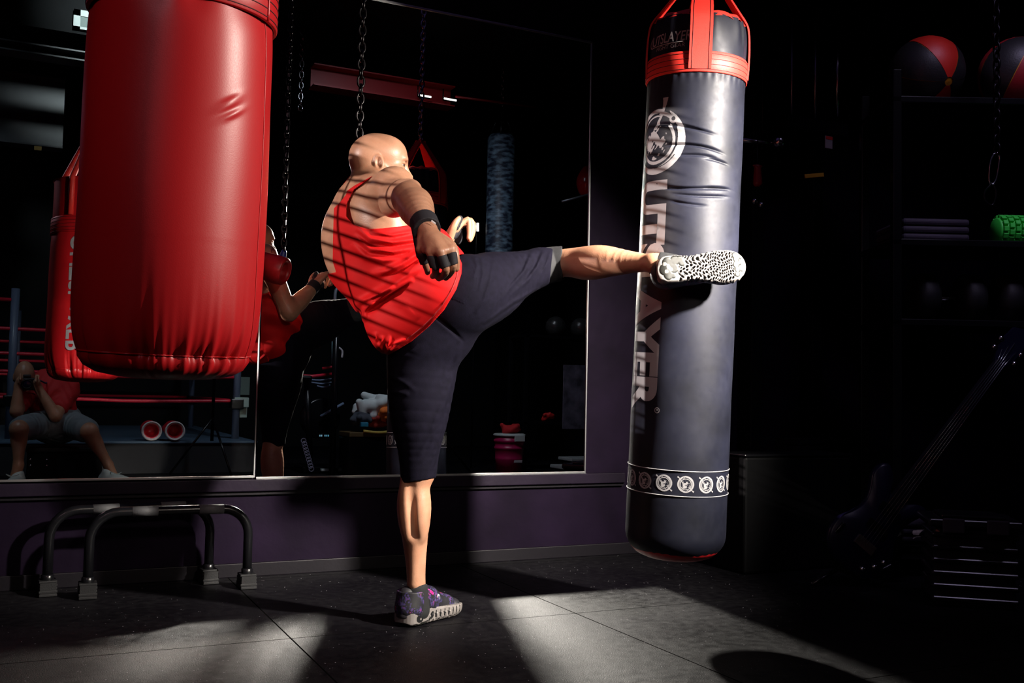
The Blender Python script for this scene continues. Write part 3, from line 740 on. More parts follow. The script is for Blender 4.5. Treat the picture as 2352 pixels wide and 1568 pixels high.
def arms(s, g=0.0):
    # right: deltoid, triceps, elbow, forearm
    s.ell(shR + dvec(.012, .012, -.02), (.070, .060, .066), [nrm(elR-shR), SPu, np.cross(nrm(elR-shR), SPu)], .03)
    s.limb(shR, elR, .056, .043, .03)
    s.ell(shR*.5 + elR*.5 + dvec(-.012, -.022, .0), (.085, .044, .046), [nrm(elR-shR), UP, np.cross(nrm(elR-shR), UP)], .02)
    s.ell(shR*.35 + elR*.65 + dvec(.02, .014, .0), (.075, .034, .036), [nrm(elR-shR), UP, np.cross(nrm(elR-shR), UP)], .02)
    s.ell(elR + dvec(-.004, .012, -.012), (.02, .02, .02), None, .02)
    s.chain([elR, elR*.65 + wrR*.35 + dvec(.004, .0, 0), elR*.25 + wrR*.75, wrR], [.043, .050, .036, .029], .025)
    s.ell(elR*.72 + wrR*.28 + dvec(.018, .004, .0), (.075, .032, .032), [nrm(wrR-elR), RT, np.cross(nrm(wrR-elR), RT)], .02)
    # left
    s.ell(shL + SPf*.02 - SPr*.005, (.062, .06, .064), None, .03)
    s.chain([shL + SPf*.03, elL], [.055, .042], .03); s.chain([elL, elL*.6 + wrL*.4, wrL], [.042, .045, .028], .025)
def legs(s):
    # kicking leg: knee, calf, ankle
    s.limb(hipR, kneeR, .076, .043, .02)
    d = nrm(ankR - kneeR)
    s.ell(kneeR + dvec(.0, .0, .01), (.048, .048, .052), None, .015)
    s.chain([W(1290, 604, 3.50), W(1345, 602, 3.435), W(1395, 601, 3.37), W(1450, 602, 3.30), W(1490, 604, 3.248), W(1508, 605, 3.225)],
            [.0480, .0535, .0515, .0365, .0285, .0290], .015)
    s.ell(W(1355, 616, 3.40), (.085, .038, .04), [d, UP, np.cross(d, UP)], .02)       # calf muscle
    s.ell(W(1365, 590, 3.39), (.09, .034, .04), [d, UP, np.cross(d, UP)], .02)
    s.limb(W(1500, 604, 3.23), W(1530, 608, 3.222), .029, .030, .02)
    # standing leg
    s.limb(hipL, kneeL, .085, .048, .02)
    s.ell(kneeL, (.048, .048, .056), None, .02)
    s.chain([W(955, 1082, 3.25), W(952, 1120, 3.255), W(951, 1165, 3.26), W(953, 1230, 3.268), W(955, 1295, 3.27), W(956, 1340, 3.27), W(958, 1385, 3.27)],
            [.0455, .0490, .0545, .0430, .0325, .0305, .034], .02)
    s.ell(W(938, 1172, 3.235), (.031, .036, .100), [RT, FW, UP], .02)                # calf, two heads with a groove
    s.ell(W(966, 1178, 3.235), (.029, .036, .094), [RT, FW, UP], .02)
    s.limb(W(943, 1120, 3.196), W(951, 1240, 3.212), .009, .007, .018, sub=True)
    s.limb(W(952, 1240, 3.235), W(950, 1340, 3.245), .014, .0105, .02)                # tendon
def hs(*r): return tuple(v*HS for v in r)
def head_prims(s):
    s.limb(neckb - SPu*.03, headc - Hu*.045 - Hf*.012, .068, .058, .035)
    s.limb(neckb + SPr*.03 - SPu*.02, H(-.03, .035, -.04), .03, .022, .02)
    s.limb(neckb + SPf*.05 + SPr*.02, H(-.005, .055, -.035), .02, .016, .02)
    s.ell(H(-.014, 0, .030), hs(.094, .0755, .080), AX, .02)
    s.ell(H(.034, 0, .036), hs(.062, .064, .064), AX, .03)
    s.ell(H(-.055, 0, .005), hs(.052, .062, .055), AX, .03)                            # back of the skull
    s.ell(H(.042, 0, -.035), hs(.050, .055, .066), AX, .03)
    s.limb(H(-.012, .056, -.052), H(.068, .012, -.092), .018, .018, .03)
    s.limb(H(-.012, -.056, -.052), H(.068, -.012, -.092), .018, .018, .03)
    s.ell(H(.078, 0, -.090), hs(.018, .022, .018), AX, .02)
    s.limb(H(.083, .034, .022), H(.083, -.034, .022), .0105, .0105, .02)             # brow
    for q in (1, -1):
        s.ell(H(.088, q*.033, .003), hs(.015, .017, .012), AX, .016, sub=True)
        s.ell(H(.062, q*.047, -.022), hs(.022, .018, .016), AX, .02)
        s.ell(H(.079, q*.032, .0085), hs(.012, .0155, .005), AX, .005)                  # lids
        s.ell(H(.079, q*.032, -.0075), hs(.011, .0145, .004), AX, .005)
        e = H(-.012, q*.0745, -.014); eo = nrm(Hr*q*.9 - Hf*.45); eu = nrm(Hu*1 - Hf*.22); ef = np.cross(eo, eu)
        s.ell(e + eo*.006, hs(.0095, .0345, .0205), [eo, eu, ef], .004)
        s.ell(e + eo*.017 + ef*.003*(1 if ef @ Hf > 0 else -1), hs(.0135, .0235, .0135), [eo, eu, ef], .002, sub=True)
        s.ell(e + eo*.010 + Hf*.010 - eu*.002, hs(.006, .008, .006), [eo, eu, ef], .004)
        s.ell(e + eo*.008 - eu*.026 + Hf*.004, hs(.007, .009, .008), [eo, eu, ef], .005)
    s.chain([H(.088, 0, .012), H(.102, 0, -.012), H(.113, 0, -.032)], [.009, .0095, .0125], .012)
    for q in (1, -1): s.ell(H(.098, q*.012, -.037), hs(.012, .008, .008), AX, .008)
    s.ell(H(.092, 0, -.057), hs(.010, .025, .006), AX, .007)
    s.ell(H(.089, 0, -.069), hs(.011, .022, .0065), AX, .007)
    s.limb(H(.101, .022, -.0625), H(.101, -.022, -.0625), .002, .002, .003, sub=True)

body = Solid(); torso_prims(body); pelvis_prims(body); arms(body); legs(body); head_prims(body)
# spine groove, armpit crease
body.limb(top - SPf*.125 + SPu*.0, waist - SPf*.115, .012, .012, .03, sub=True)
hand_geo(body, wrR, mcpR, chR, thR, FW); hand_geo(body, wrL, mcpL, chL, thL, FW)
body.build('body', VOX, SKIN, kicker, relax=2, snap=True)
for q in (1, -1):
    ev, ef = [], []
    eb = lathe_geo([(.0122*math.sin(a), -.0122*math.cos(a)) for a in np.linspace(0, math.pi, 14)], H(.0735, q*.032, .0005), Hf, 20)
    ob = mesh_obj('eye', *eb, EYE_WHITE, kicker)
    ib = lathe_geo([(.0001, .0128), (.0040, .0123), (.0075, .0104)], H(.0735, q*.032, .0005), nrm(Hf + Hr*q*.25), 16)
    mesh_obj('iris', *ib, IRIS, ob)

# --- tank top
ARM_R = [(880, 398), (853, 407), (813, 436), (797, 468), (796, 497), (811, 515), (842, 526), (880, 524), (925, 519), (1010, 505), (1030, 380), (900, 380)]
ARM_L = [(862, 399), (822, 420), (800, 440), (783, 462), (767, 478), (765, 540), (764, 600), (772, 625), (700, 640), (650, 380), (840, 380)]
NECK_BACK = [(700, 300), (905, 300), (905, 402), (853, 405), (814, 426), (793, 441), (776, 456), (700, 480)]
HEM = [(600, 300), (1300, 300), (1300, 560), (1052, 585), (1061, 605), (1060, 628), (1048, 665), (1020, 712), (985, 750), (945, 784), (905, 808), (878, 824), (700, 760)]
FOLDS = [  # polyline, width px, height (m): sagging folds under the armhole, then long diagonals towards the left hip
    ([(818, 522), (850, 548), (900, 556), (960, 548), (1010, 540)], 6, .007), ([(812, 540), (850, 572), (900, 578), (960, 566)], 6, .007),
    ([(806, 560), (840, 590), (880, 598), (930, 590)], 7, .006), ([(850, 533), (900, 540), (955, 530)], 4, .005),
    ([(1005, 560), (960, 580), (925, 606), (890, 622), (850, 630)], 8, .010), ([(985, 600), (940, 628), (895, 660), (850, 686), (810, 700)], 9, .012),
    ([(1000, 590), (965, 600), (930, 625)], 6, .007), ([(950, 640), (900, 668), (855, 698), (822, 712)], 6, .009),
    ([(860, 690), (838, 712), (836, 740)], 7, .007), ([(905, 655), (870, 675), (828, 692)], 5, .007),
    ([(880, 770), (872, 795), (880, 815)], 5, .006), ([(898, 770), (890, 792), (893, 806)], 4, .006), ([(862, 762), (862, 786), (872, 806)], 5, .006),
    ([(935, 776), (905, 790), (885, 815)], 4, .006), ([(960, 735), (930, 700), (900, 690)], 10, .004)]
VALLEYS = [([(945, 648), (900, 678), (860, 708), (830, 722)], 6, .012), ([(1000, 575), (955, 597), (915, 624), (870, 640)], 6, .009),
    ([(812, 550), (850, 582), (905, 588), (965, 575)], 4, .006), ([(815, 530), (850, 560), (900, 567), (970, 556)], 4, .006), ([(850, 692), (828, 712), (826, 745)], 6, .007)]
tank = Solid(); torso_prims(tank, .008)
tank.chain([W(1000, 560, 3.24), W(960, 640, 3.26), W(985, 700, 3.28)], [.055, .13, .13], .06)
tank.ell(W(965, 655, 3.27), (.145, .135, .15), [nrm(hipR-hipL), SPf, SPu], .05)
tank.ell(W(1012, 630, 3.22), (.095, .12, .095), None, .05)
tank.ell(W(1010, 670, 3.17), (.085, .10, .08), None, .05)
tank.ell(W(905, 745, 3.30), (.075, .125, .12), [nrm(dvec(.8, .6, 0)), FW, nrm(dvec(.6, -.8, 0))], .05)
tank.ell(W(846, 640, 3.29), (.070, .10, .12), [RT, FW, UP], .05)
tank.limb(W(912, 745, 3.235), W(1000, 700, 3.20), .095, .112, .05)
_ribs_depth = ribs @ FW
def tank_post(P, d):
    x, y, z = pix(P); near = ((P - ribs) @ SPf < .02)
    sc = z/FPX
    for pl, w, h in FOLDS: d = d - 1.9*h*fold(x, y, pl, w)*near
    for pl, w, h in VALLEYS: d = d + 1.15*h*fold(x, y, pl, w)*near
    q = P @ nrm(SPu + .5*SPr); d = d + .0025*np.sin(q*90 + 3*np.sin((P @ SPf)*14))*(~near)
    # armholes: back half follows the cut of the back, front half simple ovals round the shoulders
    back = (P - ribs) @ SPf < .0
    aR = -poly_dist(x, y, ARM_R)*sc; aL = -poly_dist(x, y, ARM_L)*sc
    fr = .115 - np.linalg.norm((P - (shR - SPu*.06 + SPf*.02)) * 1.0, axis=-1); fl = .125 - np.linalg.norm((P - (shL - SPu*.06 + SPf*.02)), axis=-1)
    q2 = (P - ribs) @ SPr
    aR = np.where(back, aR, fr); aL = np.where(back & (q2 < .02), aL, fl)
    neck = .085 - np.linalg.norm(P - (neckb + SPu*.045 + SPf*.05), axis=-1)
    cut = np.maximum(np.maximum(aR, aL), np.maximum(neck, np.where(back | (y < 404), -poly_dist(x, y, NECK_BACK)*sc, -1)))
    cut = np.maximum(cut, poly_dist(x, y, HEM)*sc)
    return np.maximum(d, cut)
tank.post.append(tank_post)
tk = tank.build('tank_top', VOX, RED_CLOTH, kicker, label='red tank top', relax=2, pad=.07)
# hem seam and dark binding round the armhole
def on_back(Pxy, solid, z0, z1, off=.001):
    out = []
    for (x, y) in Pxy:
        zs = np.linspace(z0, z1, 160); P = np.array([W(x, y, z) for z in zs]); d = solid.field(P)
        i = np.argmax(d < 0)
        z = zs[i] if (d < 0).any() else None
        if z is not None: out.append(W(x, y, z - off))
    return out
tank_free = Solid(); tank_free.p = tank.p
def hem_pt(x, y): return (x, y)
seam = on_back([(1052, 612), (1050, 630), (1039, 662), (1013, 704), (980, 741), (941, 774), (905, 798)], tank_free, 2.9, 3.4, .003)
if len(seam) > 3: tube('hem_stitching', smooth_path(seam, 4), .0016, simple('dark_red_thread', (.25, .005, .008), .7), tk, seg=6)

# --- shorts
shorts = Solid(); pelvis_prims(shorts, .012)
shorts.chain([hipR + dvec(.01, -.005, 0), W(1120, 660, 3.36), W(1185, 632, 3.41), W(1245, 613, 3.475)], [.125, .118, .082, .064], .04)
shorts.ell(W(1070, 662, 3.24), (.105, .105, .105), None, .05)
shorts.limb(W(1240, 613, 3.47), W(1270, 612, 3.508), .064, .0625, .02)
shorts.chain([hipL + dvec(-.0, 0, 0), W(968, 860, 3.295), W(963, 950, 3.27), W(962, 1030, 3.255), W(961, 1098, 3.25)], [.120, .114, .097, .069, .0575], .04)
shorts.ell(W(1020, 770, 3.30), (.10, .10, .09), None, .04)
SF = [([(1135, 590), (1128, 640), (1112, 690), (1090, 720)], 5, .005), ([(1105, 590), (1110, 630), (1100, 670)], 4, .004), ([(1225, 577), (1205, 620), (1180, 650), (1150, 690)], 5, .006),
      ([(1250, 575), (1235, 610), (1215, 640), (1170, 680)], 5, .007), ([(1266, 574), (1256, 606), (1240, 632)], 4, .005), ([(1090, 590), (1096, 610), (1088, 640)], 4, .004),
      ([(1240, 660), (1180, 694), (1110, 745)], 5, .005), ([(1062, 790), (1035, 880), (1010, 960), (985, 1040)], 7, .006), ([(1045, 850), (1015, 930), (990, 1000), (960, 1050)], 6, .005),
      ([(1020, 960), (1000, 1040), (990, 1080)], 5, .004), ([(890, 860), (930, 880), (960, 900)], 6, .004), ([(900, 900), (940, 905)], 5, .004)]
SV = [([(1066, 786), (1040, 760), (1010, 735), (985, 716)], 4, .005), ([(1215, 577), (1197, 622), (1168, 655)], 4, .004), ([(1243, 575), (1226, 612), (1203, 640)], 4, .005), ([(1235, 668), (1175, 703), (1108, 752)], 4, .004),
      ([(1052, 830), (1024, 905), (1000, 980), (972, 1045)], 5, .004)]
POCKET = [(1046, 606), (1088, 612), (1097, 640), (1095, 662), (1066, 697), (1026, 680)]
def shorts_post(P, d):
    x, y, z = pix(P); sc = z/FPX; near = z < 3.47
    for pl, w, h in SF: d = d - h*fold(x, y, pl, w)*near
    for pl, w, h in SV: d = d + h*fold(x, y, pl, w)*near
    pk = poly_dist(x, y, POCKET); d = d - .0022*(pk < 0)*near*(z < 3.35)
    d = d + .0015*np.exp(-(np.abs(pk + 3)/1.2)**2)*near*(z < 3.35)
    cut = np.maximum((x - 1262)*sc*np.where(x > 1150, 1, 0) - 1e3*(x <= 1150), 0) if False else None
    c1 = np.where(x > 1150, (x - (1266 - (y - 610)*.10))*sc, -1.0)
    c2 = np.where(y > 1000, (y - (1104 - (x - 960)*.17))*sc, -1.0)
    c3 = (np.where((x < 1000) | (y < 640), 0, 0))
    return np.maximum(d, np.maximum(c1, c2))
shorts.post.append(shorts_post)
sh = shorts.build('shorts', VOX, SHORT_CLOTH, kicker, label='dark navy cotton shorts', pad=.07)
# black knee sleeve under the kicking leg's hem
sleeve = Solid(); sleeve.chain([W(1222, 618, 3.462), W(1262, 609, 3.508), W(1294, 604, 3.50)], [.068, .0640, .0600], .02)
def sleeve_post(P, d):
    x, y, z = pix(P); return np.maximum(d, (x - (1292 + (y-605)*.02))*z/FPX)
sleeve.post.append(sleeve_post); sleeve.build('knee_sleeve', VOX, SOCK, kicker, label='black knee sleeve')

# --- wrist bands and finger wraps
def band(name, a, b, ra, rb, label=None, flat=None):
    s = Solid(); d = nrm(b - a); s.limb(a, b, ra, rb, .004, flat)
    s.post.append(lambda P, q: np.maximum(q, np.maximum(-((P - a) @ d), (P - b) @ d)))
    return s.build(name, .0022, WRAP, kicker, label)
wbR = band('wrist_wrap', elR*.12 + wrR*.88 + dvec(-.001, .004, 0), wrR*.84 + mcpR[1]*.16 + dvec(0, .0, 0), .0385, .0385)
band('wrist_wrap', elL*.12 + wrL*.88, wrL*.72 + mcpL[1]*.28, .034, .034)
loops = Solid()
for i in range(4):
    a = mcpR[i]*.62 + pipR[i]*.38; b = mcpR[i]*.06 + pipR[i]*.94
    loops.limb(a, b, .0142, .0134, .002)
loops.limb(mcpR[0]*.6 + pipR[0]*.4 + dvec(-.008, 0, .01), wrR + dvec(-.03, -.004, .015), .010, .012, .004)
def loop_post(P, q):
    best = np.full(q.shape, 1.0)
    for i in range(4):
        a = mcpR[i]*.62 + pipR[i]*.38; b = mcpR[i]*.06 + pipR[i]*.94; d = nrm(b - a); e = (P - b) @ d; best = np.minimum(best, np.where(np.linalg.norm(P - (a+b)/2, axis=-1) < .034, e, 1.0))
    return np.maximum(q, np.where(best < .9, best, -1))
loops.post.append(loop_post); loops.build('hand_wrap', .0022, WRAP, kicker)
lw = Solid(); lw.limb(Z(1036, 538, 3.475), Z(1046, 528, 3.485), .021, .018, .01); lw.limb(Z(1046, 521, 3.455), Z(1056, 502, 3.462), .0135, .0115, .006)
lw.limb(Z(1050, 530, 3.50), Z(1052, 552, 3.51), .018, .016, .012); lw.limb(Z(1046, 520, 3.47), Z(1053, 520, 3.475), .0125, .0125, .006)
lw.build('hand_wrap', .0022, WRAP, kicker)
mk = W(995.5, 508, 2.60)
box_obj('brand_mark', (-.007, -.0022, -.0006), (.007, .0022, .0006), WHITE_MARK, wbR, .0005, Matrix.Translation(W(995.5, 510, 2.627)) @ Matrix((tuple(nrm(dvec(.8, -.62, 0))) + (0,), tuple(nrm(dvec(.62, .8, 0))) + (0,), tuple(-FW) + (0,), (0, 0, 0, 1))).transposed())

# --- shoes
SOLE_LIGHT = None
def sole_mat():
    m, nt, b = new_mat('pale_sole_rubber'); b.inputs['Roughness'].default_value = .45
    at = nt.nodes.new('ShaderNodeAttribute'); at.attribute_name = 'tread'
    r = nt.nodes.new('ShaderNodeValToRGB'); r.color_ramp.interpolation = 'CONSTANT'
    r.color_ramp.elements[0].color = (.20, .18, .172, 1); r.color_ramp.elements[1].color = (.016, .016, .014, 1); r.color_ramp.elements[1].position = .33
    e = r.color_ramp.elements.new(.66); e.color = (.006, .006, .007, 1)
    nt.links.new(at.outputs['Fac'], r.inputs[0]); nt.links.new(r.outputs[0], b.inputs['Base Color']); return m
def upper_mat():
    m, nt, b = new_mat('dark_mesh_with_pink'); b.inputs['Roughness'].default_value = .55
    tc = nt.nodes.new('ShaderNodeTexCoord')
    v = nt.nodes.new('ShaderNodeTexVoronoi'); v.inputs['Scale'].default_value = 150
    n = nt.nodes.new('ShaderNodeTexNoise'); n.inputs['Scale'].default_value = 34; n.inputs['Detail'].default_value = 3
    for q in (v, n): nt.links.new(tc.outputs['Object'], q.inputs['Vector'])
    r = nt.nodes.new('ShaderNodeValToRGB'); els = r.color_ramp.elements
    els[0].position = .44; els[0].color = (.010, .009, .014, 1); els[1].position = .70; els[1].color = (.62, .05, .10, 1)
    e = els.new(.54); e.color = (.045, .035, .13, 1); e = els.new(.62); e.color = (.10, .02, .12, 1)
    nt.links.new(n.outputs['Fac'], r.inputs[0])
    mx = nt.nodes.new('ShaderNodeMix'); mx.data_type = 'RGBA'
    g = math_node(nt, 'GREATER_THAN', v.outputs['Distance'], .55)
    nt.links.new(g, mx.inputs['Factor']); nt.links.new(r.outputs[0], mx.inputs[6]); mx.inputs[7].default_value = (.01, .01, .012, 1)
    nt.links.new(mx.outputs[2], b.inputs['Base Color']); return m
SOLE, UPPER = sole_mat(), upper_mat()
PINK = simple('pink_lace', (.80, .03, .28), .5); SHOE_BLACK = simple('black_shoe_knit', (.010, .009, .013), .6, bump=.4, scale=400)
def shoe(pref, o, ax, ay, az, bend=0.0):
    """shoe in its own axes: x to the toe, y to the left, z up from the ground; returns nothing, parts go under the man"""
    ax, ay, az = nrm(ax), nrm(ay), nrm(az)
    T = lambda x, y, z: o + ax*x + ay*y + az*z
    def loc(P): q = P - o; return q @ ax, q @ ay, q @ az
    OUT = [(-.052, .034), (-.062, .0), (-.052, -.034), (-.02, -.046), (.05, -.043), (.11, -.052), (.16, -.062), (.20, -.055), (.226, -.024), (.226, .014), (.20, .044), (.15, .052), (.10, .042), (.05, .034), (-.02, .043)]
    sl = Solid()
    for x, w in ((-.02, .048), (.03, .044), (.08, .046), (.13, .055), (.175, .055)):
        sl.ell(T(x, -.002, .030), (.058, w, .042), [ax, ay, az], .02)
    OUTP = np.array(smooth_path([np.array([p[0], p[1], 0]) for p in OUT], 3, True))[:, :2]
    def cells(x, y):
        s3 = .0085 + .0035*(x < .10); a = x/s3 + .45*np.sin(y*160) + .3*np.sin(x*75 + y*60); b_ = y/(s3*1.15) + .40*np.sin(x*110 + 1) + .25*np.sin(y*90)
        ii = np.round(b_); aa = a + .5*(np.mod(ii, 2)); da = aa - np.round(aa); db = b_ - ii
        return np.sqrt((da*1.25)**2 + (db*.92)**2)*(1 + .25*np.sin(x*210 + y*330))
    def blob(x, y, pts): 
        d = np.full(x.shape, 1.0)
        for (a, b_, r) in pts: d = np.minimum(d, np.hypot(x-a, (y-b_)) - r)
        return d
    HEEL = [(-.038, .0, .020), (-.03, .018, .016), (-.012, -.004, .017), (-.03, -.022, .018), (-.006, -.028, .016), (.010, -.030, .014), (-.015, .020, .010), (.016, -.020, .012)]
    TOE = [(.196, .025, .010), (.198, .010, .011), (.194, -.006, .012), (.196, -.022, .011), (.192, -.036, .011), (.207, -.010, .007), (.213, .012, .006), (.212, -.028, .006)]
    ISL = [(-.036, .006, .006), (-.028, -.006, .006), (-.021, .0, .006), (-.03, -.012, .005), (-.040, -.018, .006)]
    def sp(P, d):
        x, y, z = loc(P); c = cells(x, y)
        zone = (x > .0) & (x < .186) & (blob(x, y, HEEL) > .001) & (blob(x, y, TOE) > .001)
        pit = np.where(zone, np.clip(.40 - c, 0, .2)*.05, 0)
        foot = poly_dist(x, y, OUTP)
        bot = .0035 + .012*np.clip((x - .17)/.06, 0, 1)**2 + .010*np.clip((-.03 - x)/.03, 0, 1)**2
        side = .006*np.sin(x*330)*(x > .03)*np.clip((np.abs(y) - .028)/.01, 0, 1)*(z < .03)
        dark = blob(x, y, HEEL); d = np.maximum(np.maximum(d, foot + side*.5 - .001*np.sin(x*90)), bot - z + pit*(z < .012))
        d = d + .0018*np.exp(-(np.abs(dark)/.0022)**2)*(z < .012) + .0018*np.exp(-(np.abs(blob(x, y, TOE))/.0022)**2)*(z < .012)
        d = np.maximum(d, z - (.054 - .085*np.clip(x - .02, 0, 1)*.9 + .016*np.exp(-((x+.05)/.022)**2) + .005*np.sin(x*75)*(x < .07)))
        return d
    sl.post.append(sp)
    so = sl.build('sole', .0018, SOLE, kicker, label='pale sculpted sole with dark heel and toe patches', relax=0)
    me = so.data; co_ = np.zeros(len(me.vertices)*3); me.vertices.foreach_get('co', co_); P = co_.reshape(-1, 3); x, y, z = loc(P)
    c = cells(x, y); lowz = .014 + .012*np.clip((x - .17)/.06, 0, 1)**2 + .010*np.clip((-.03 - x)/.03, 0, 1)**2; hb = blob(x, y, HEEL); tb = blob(x, y, TOE); ib = blob(x, y, ISL)
    zone = (x > .0) & (x < .186) & (hb > .001) & (tb > .001)
    t = np.zeros(len(P)); low = z < lowz
    t = np.where(low & ((hb < 0) | (tb < 0)) & ~((ib < 0)), .5, t)
    t = np.where(low & zone & (c < .33), .9, t)
    sid = ~low & (z < .040) & (z > .016) & (np.abs(np.sin(x*165)) > .94) & (x > .06); t = np.where(sid, .9, t)
    sid2 = ~low & (z < .042) & (np.hypot(x + .018, (z - .026)*1.3) < .017) & ~(np.hypot(x + .014, z - .024) < .004); t = np.where(sid2, .75, t)
    sid3 = ~low & (z < .044) & (np.hypot((x - .040 - (z-.02)*.6)*1.9, z - .020) < .019) & ~(np.hypot((x - .040 - (z-.02)*.6)*2.4, z - .018) < .008); t = np.where(sid3, .75, t)
    at = me.attributes.new('tread', 'FLOAT', 'POINT'); at.data.foreach_set('value', t.astype(np.float32))
    up = Solid()
    up.chain([T(-.025, 0, .055), T(.04, 0, .058), T(.11, -.002, .048), T(.165, -.003, .036), T(.195, -.003, .030)], [.040, .040, .040, .036, .026], .03)
    up.limb(T(-.012, 0, .06), T(-.014, 0, .105), .045, .0445, .03)
    up.limb(T(.0, 0, .10), T(.07, 0, .078), .040, .036, .03)
    up.post.append(lambda P, d: np.maximum(np.maximum(d, .022 - loc(P)[2]), loc(P)[2] - (.112 + .1*np.clip(loc(P)[0], -.1, 0)*0)))
    uo = up.build('upper', .0022, UPPER, kicker, label='dark mesh upper with pink flecks')
    hc = Solid(); hc.limb(T(-.034, 0, .035), T(-.030, 0, .098), .034, .030, .02); hc.post.append(lambda P, d: np.maximum(np.maximum(d, loc(P)[0] + .012), .03 - loc(P)[2]))
    hc.build('heel_counter', .0025, SHOE_BLACK, kicker)
    tc_ = Solid(); tc_.ell(T(.19, -.003, .036), (.036, .038, .022), [ax, ay, az], .01); tc_.post.append(lambda P, d: np.maximum(d, .022 - loc(P)[2]))
    tc_.build('toe_cap', .0025, SHOE_BLACK, kicker)
    for sgn in (1, -1):
        tube('lace', smooth_path([T(-.010, sgn*.046, .052), T(-.006, sgn*.0435, .075), T(.002, sgn*.041, .100), T(.008, sgn*.037, .112)], 5), .0026, PINK, kicker, seg=8, label='pink lace cord')
    tube('lace', smooth_path([T(.02, -.03, .113), T(.03, -.036, .112), T(.045, -.04, .103), T(.052, -.04, .097), T(.048, -.041, .094), T(.038, -.038, .104)], 5), .0022, PINK, kicker, seg=8, label='pink lace cord')
    for i in range(4):
        xx = .075 + i*.026; h = .096 - i*.011
        tube('lace', smooth_path([T(xx, -.034, h-.022), T(xx+.004, -.02, h-.002), T(xx, 0, h+.004), T(xx+.004, .02, h-.002), T(xx, .034, h-.022)], 4), .0022, PINK if i % 2 else SHOE_BLACK, kicker, seg=6)
    rg = Solid(); rg.ell(T(.082, -.038, .076), (.010, .006, .014), [ax, ay, az], .002); rg.ell(T(.082, -.043, .076), (.004, .008, .007), [ax, ay, az], .002, sub=True)
    rg.build('lace_loop', .0016, simple('grey_plastic', (.25, .27, .32), .4), kicker)

# standing shoe: toe right and away
heel_g, toe_g = on_z(920, 1440), on_z(1045, 1405)
sx = nrm(toe_g - heel_g); sz = np.array([0, 0, 1.]); sy = np.cross(sz, sx)
shoe('standing', np.array([*(heel_g + sx*.062)[:2], 0.0]), sx, sy, sz)
sk = Solid(); sk.chain([W(957, 1400, 3.275), W(956, 1352, 3.272)], [.043, .0385], .02)
def sockpost(P, d):
    x, y, z = pix(P); return np.maximum(d, ((1347 - (x - 955)*.28) - y)*z/FPX)
sk.post.append(sockpost); so1 = sk.build('sock', .0025, SOCK, kicker, label='black ankle sock')
for (x, y, w_, h_) in ((977.5, 1343, 2.2, 4.5), (976.5, 1348, 3, 3.5), (973.5, 1353, 3, 2.5)):
    pass
# kicking shoe: sole to the camera, toe right
kx = nrm(W(1698, 611, 3.20) - W(1520, 619, 3.165)); kz = nrm(dvec(.05, -.10, 1)); kz = nrm(kz - kx*(kz @ kx)); ky = np.cross(kz, kx)
ko = W(1557, 617, 3.136)
shoe('kicking', ko, kx, ky, kz)
sk = Solid(); sk.chain([W(1498, 605, 3.24), W(1520, 606, 3.225), W(1548, 612, 3.225)], [.0345, .038, .040], .02)
def sockpost2(P, d):
    x, y, z = pix(P); return np.maximum(d, ((1502 - (y - 605)*.55) - x)*z/FPX)
sk.post.append(sockpost2); sk.build('sock', .0025, SOCK, kicker, label='black ankle sock')
# ------------------------------------------------------------------ the studio lamp that lights him, outside the frame
lamp = thing('studio_lamp', 'black studio lamp on a light stand', 'lamp', (LAMP.x, LAMP.y, 0))
_ld = nrm(np.array(_dir)); _lp = np.array(LAMP)
V, F = lathe_geo([(.0, -.30), (.06, -.30), (.065, -.29), (.065, -.14), (.09, -.12), (.115, -.01), (.112, -.01), (.086, -.115), (.0, -.115)], _lp, _ld, 40)
mesh_obj('lamp_head', V, F, BLACKMETAL, lamp, True)
pole_top = _lp - _ld*.22
tube('pole', [np.array([pole_top[0], pole_top[1], .35]), pole_top - np.array([0, 0, .05])], .015, BLACKMETAL, lamp)
for k in range(3):
    a = k*2*math.pi/3 + .4; e = np.array([pole_top[0] + .48*math.cos(a), pole_top[1] + .48*math.sin(a), .012])
    tube('leg', [np.array([pole_top[0], pole_top[1], .62]), e], .011, BLACKMETAL, lamp)
tube('pole', [np.array([pole_top[0], pole_top[1], .35]), np.array([pole_top[0], pole_top[1], .62])], .017, BLACKMETAL, lamp)

FILL = np.array([1.45, -4.65, 2.4]); fd_ = nrm(np.array([1.15, -1.35, 1.15]) - FILL)  # housing and stand added around the soft fill
lamp2 = thing('studio_lamp', 'added round fill lamp on a light stand behind the photographer', 'lamp', (FILL[0], FILL[1] - .2, 0))
V, F = lathe_geo([(.0, -.20), (.07, -.20), (.08, -.12), (.19, -.03), (.20, .03), (.192, .03), (.180, -.02), (.06, -.10), (.0, -.10)], FILL, fd_, 44)
mesh_obj('lamp_head', V, F, BLACKMETAL, lamp2, True)
pt2 = FILL - fd_*.17
tube('pole', [np.array([pt2[0], pt2[1], .3]), pt2 - np.array([0, 0, .04])], .014, BLACKMETAL, lamp2)
for k in range(3):
    a = k*2*math.pi/3 + 1.2; tube('leg', [np.array([pt2[0], pt2[1], .5]), np.array([pt2[0] + .34*math.cos(a), pt2[1] + .34*math.sin(a), .012])], .010, BLACKMETAL, lamp2)
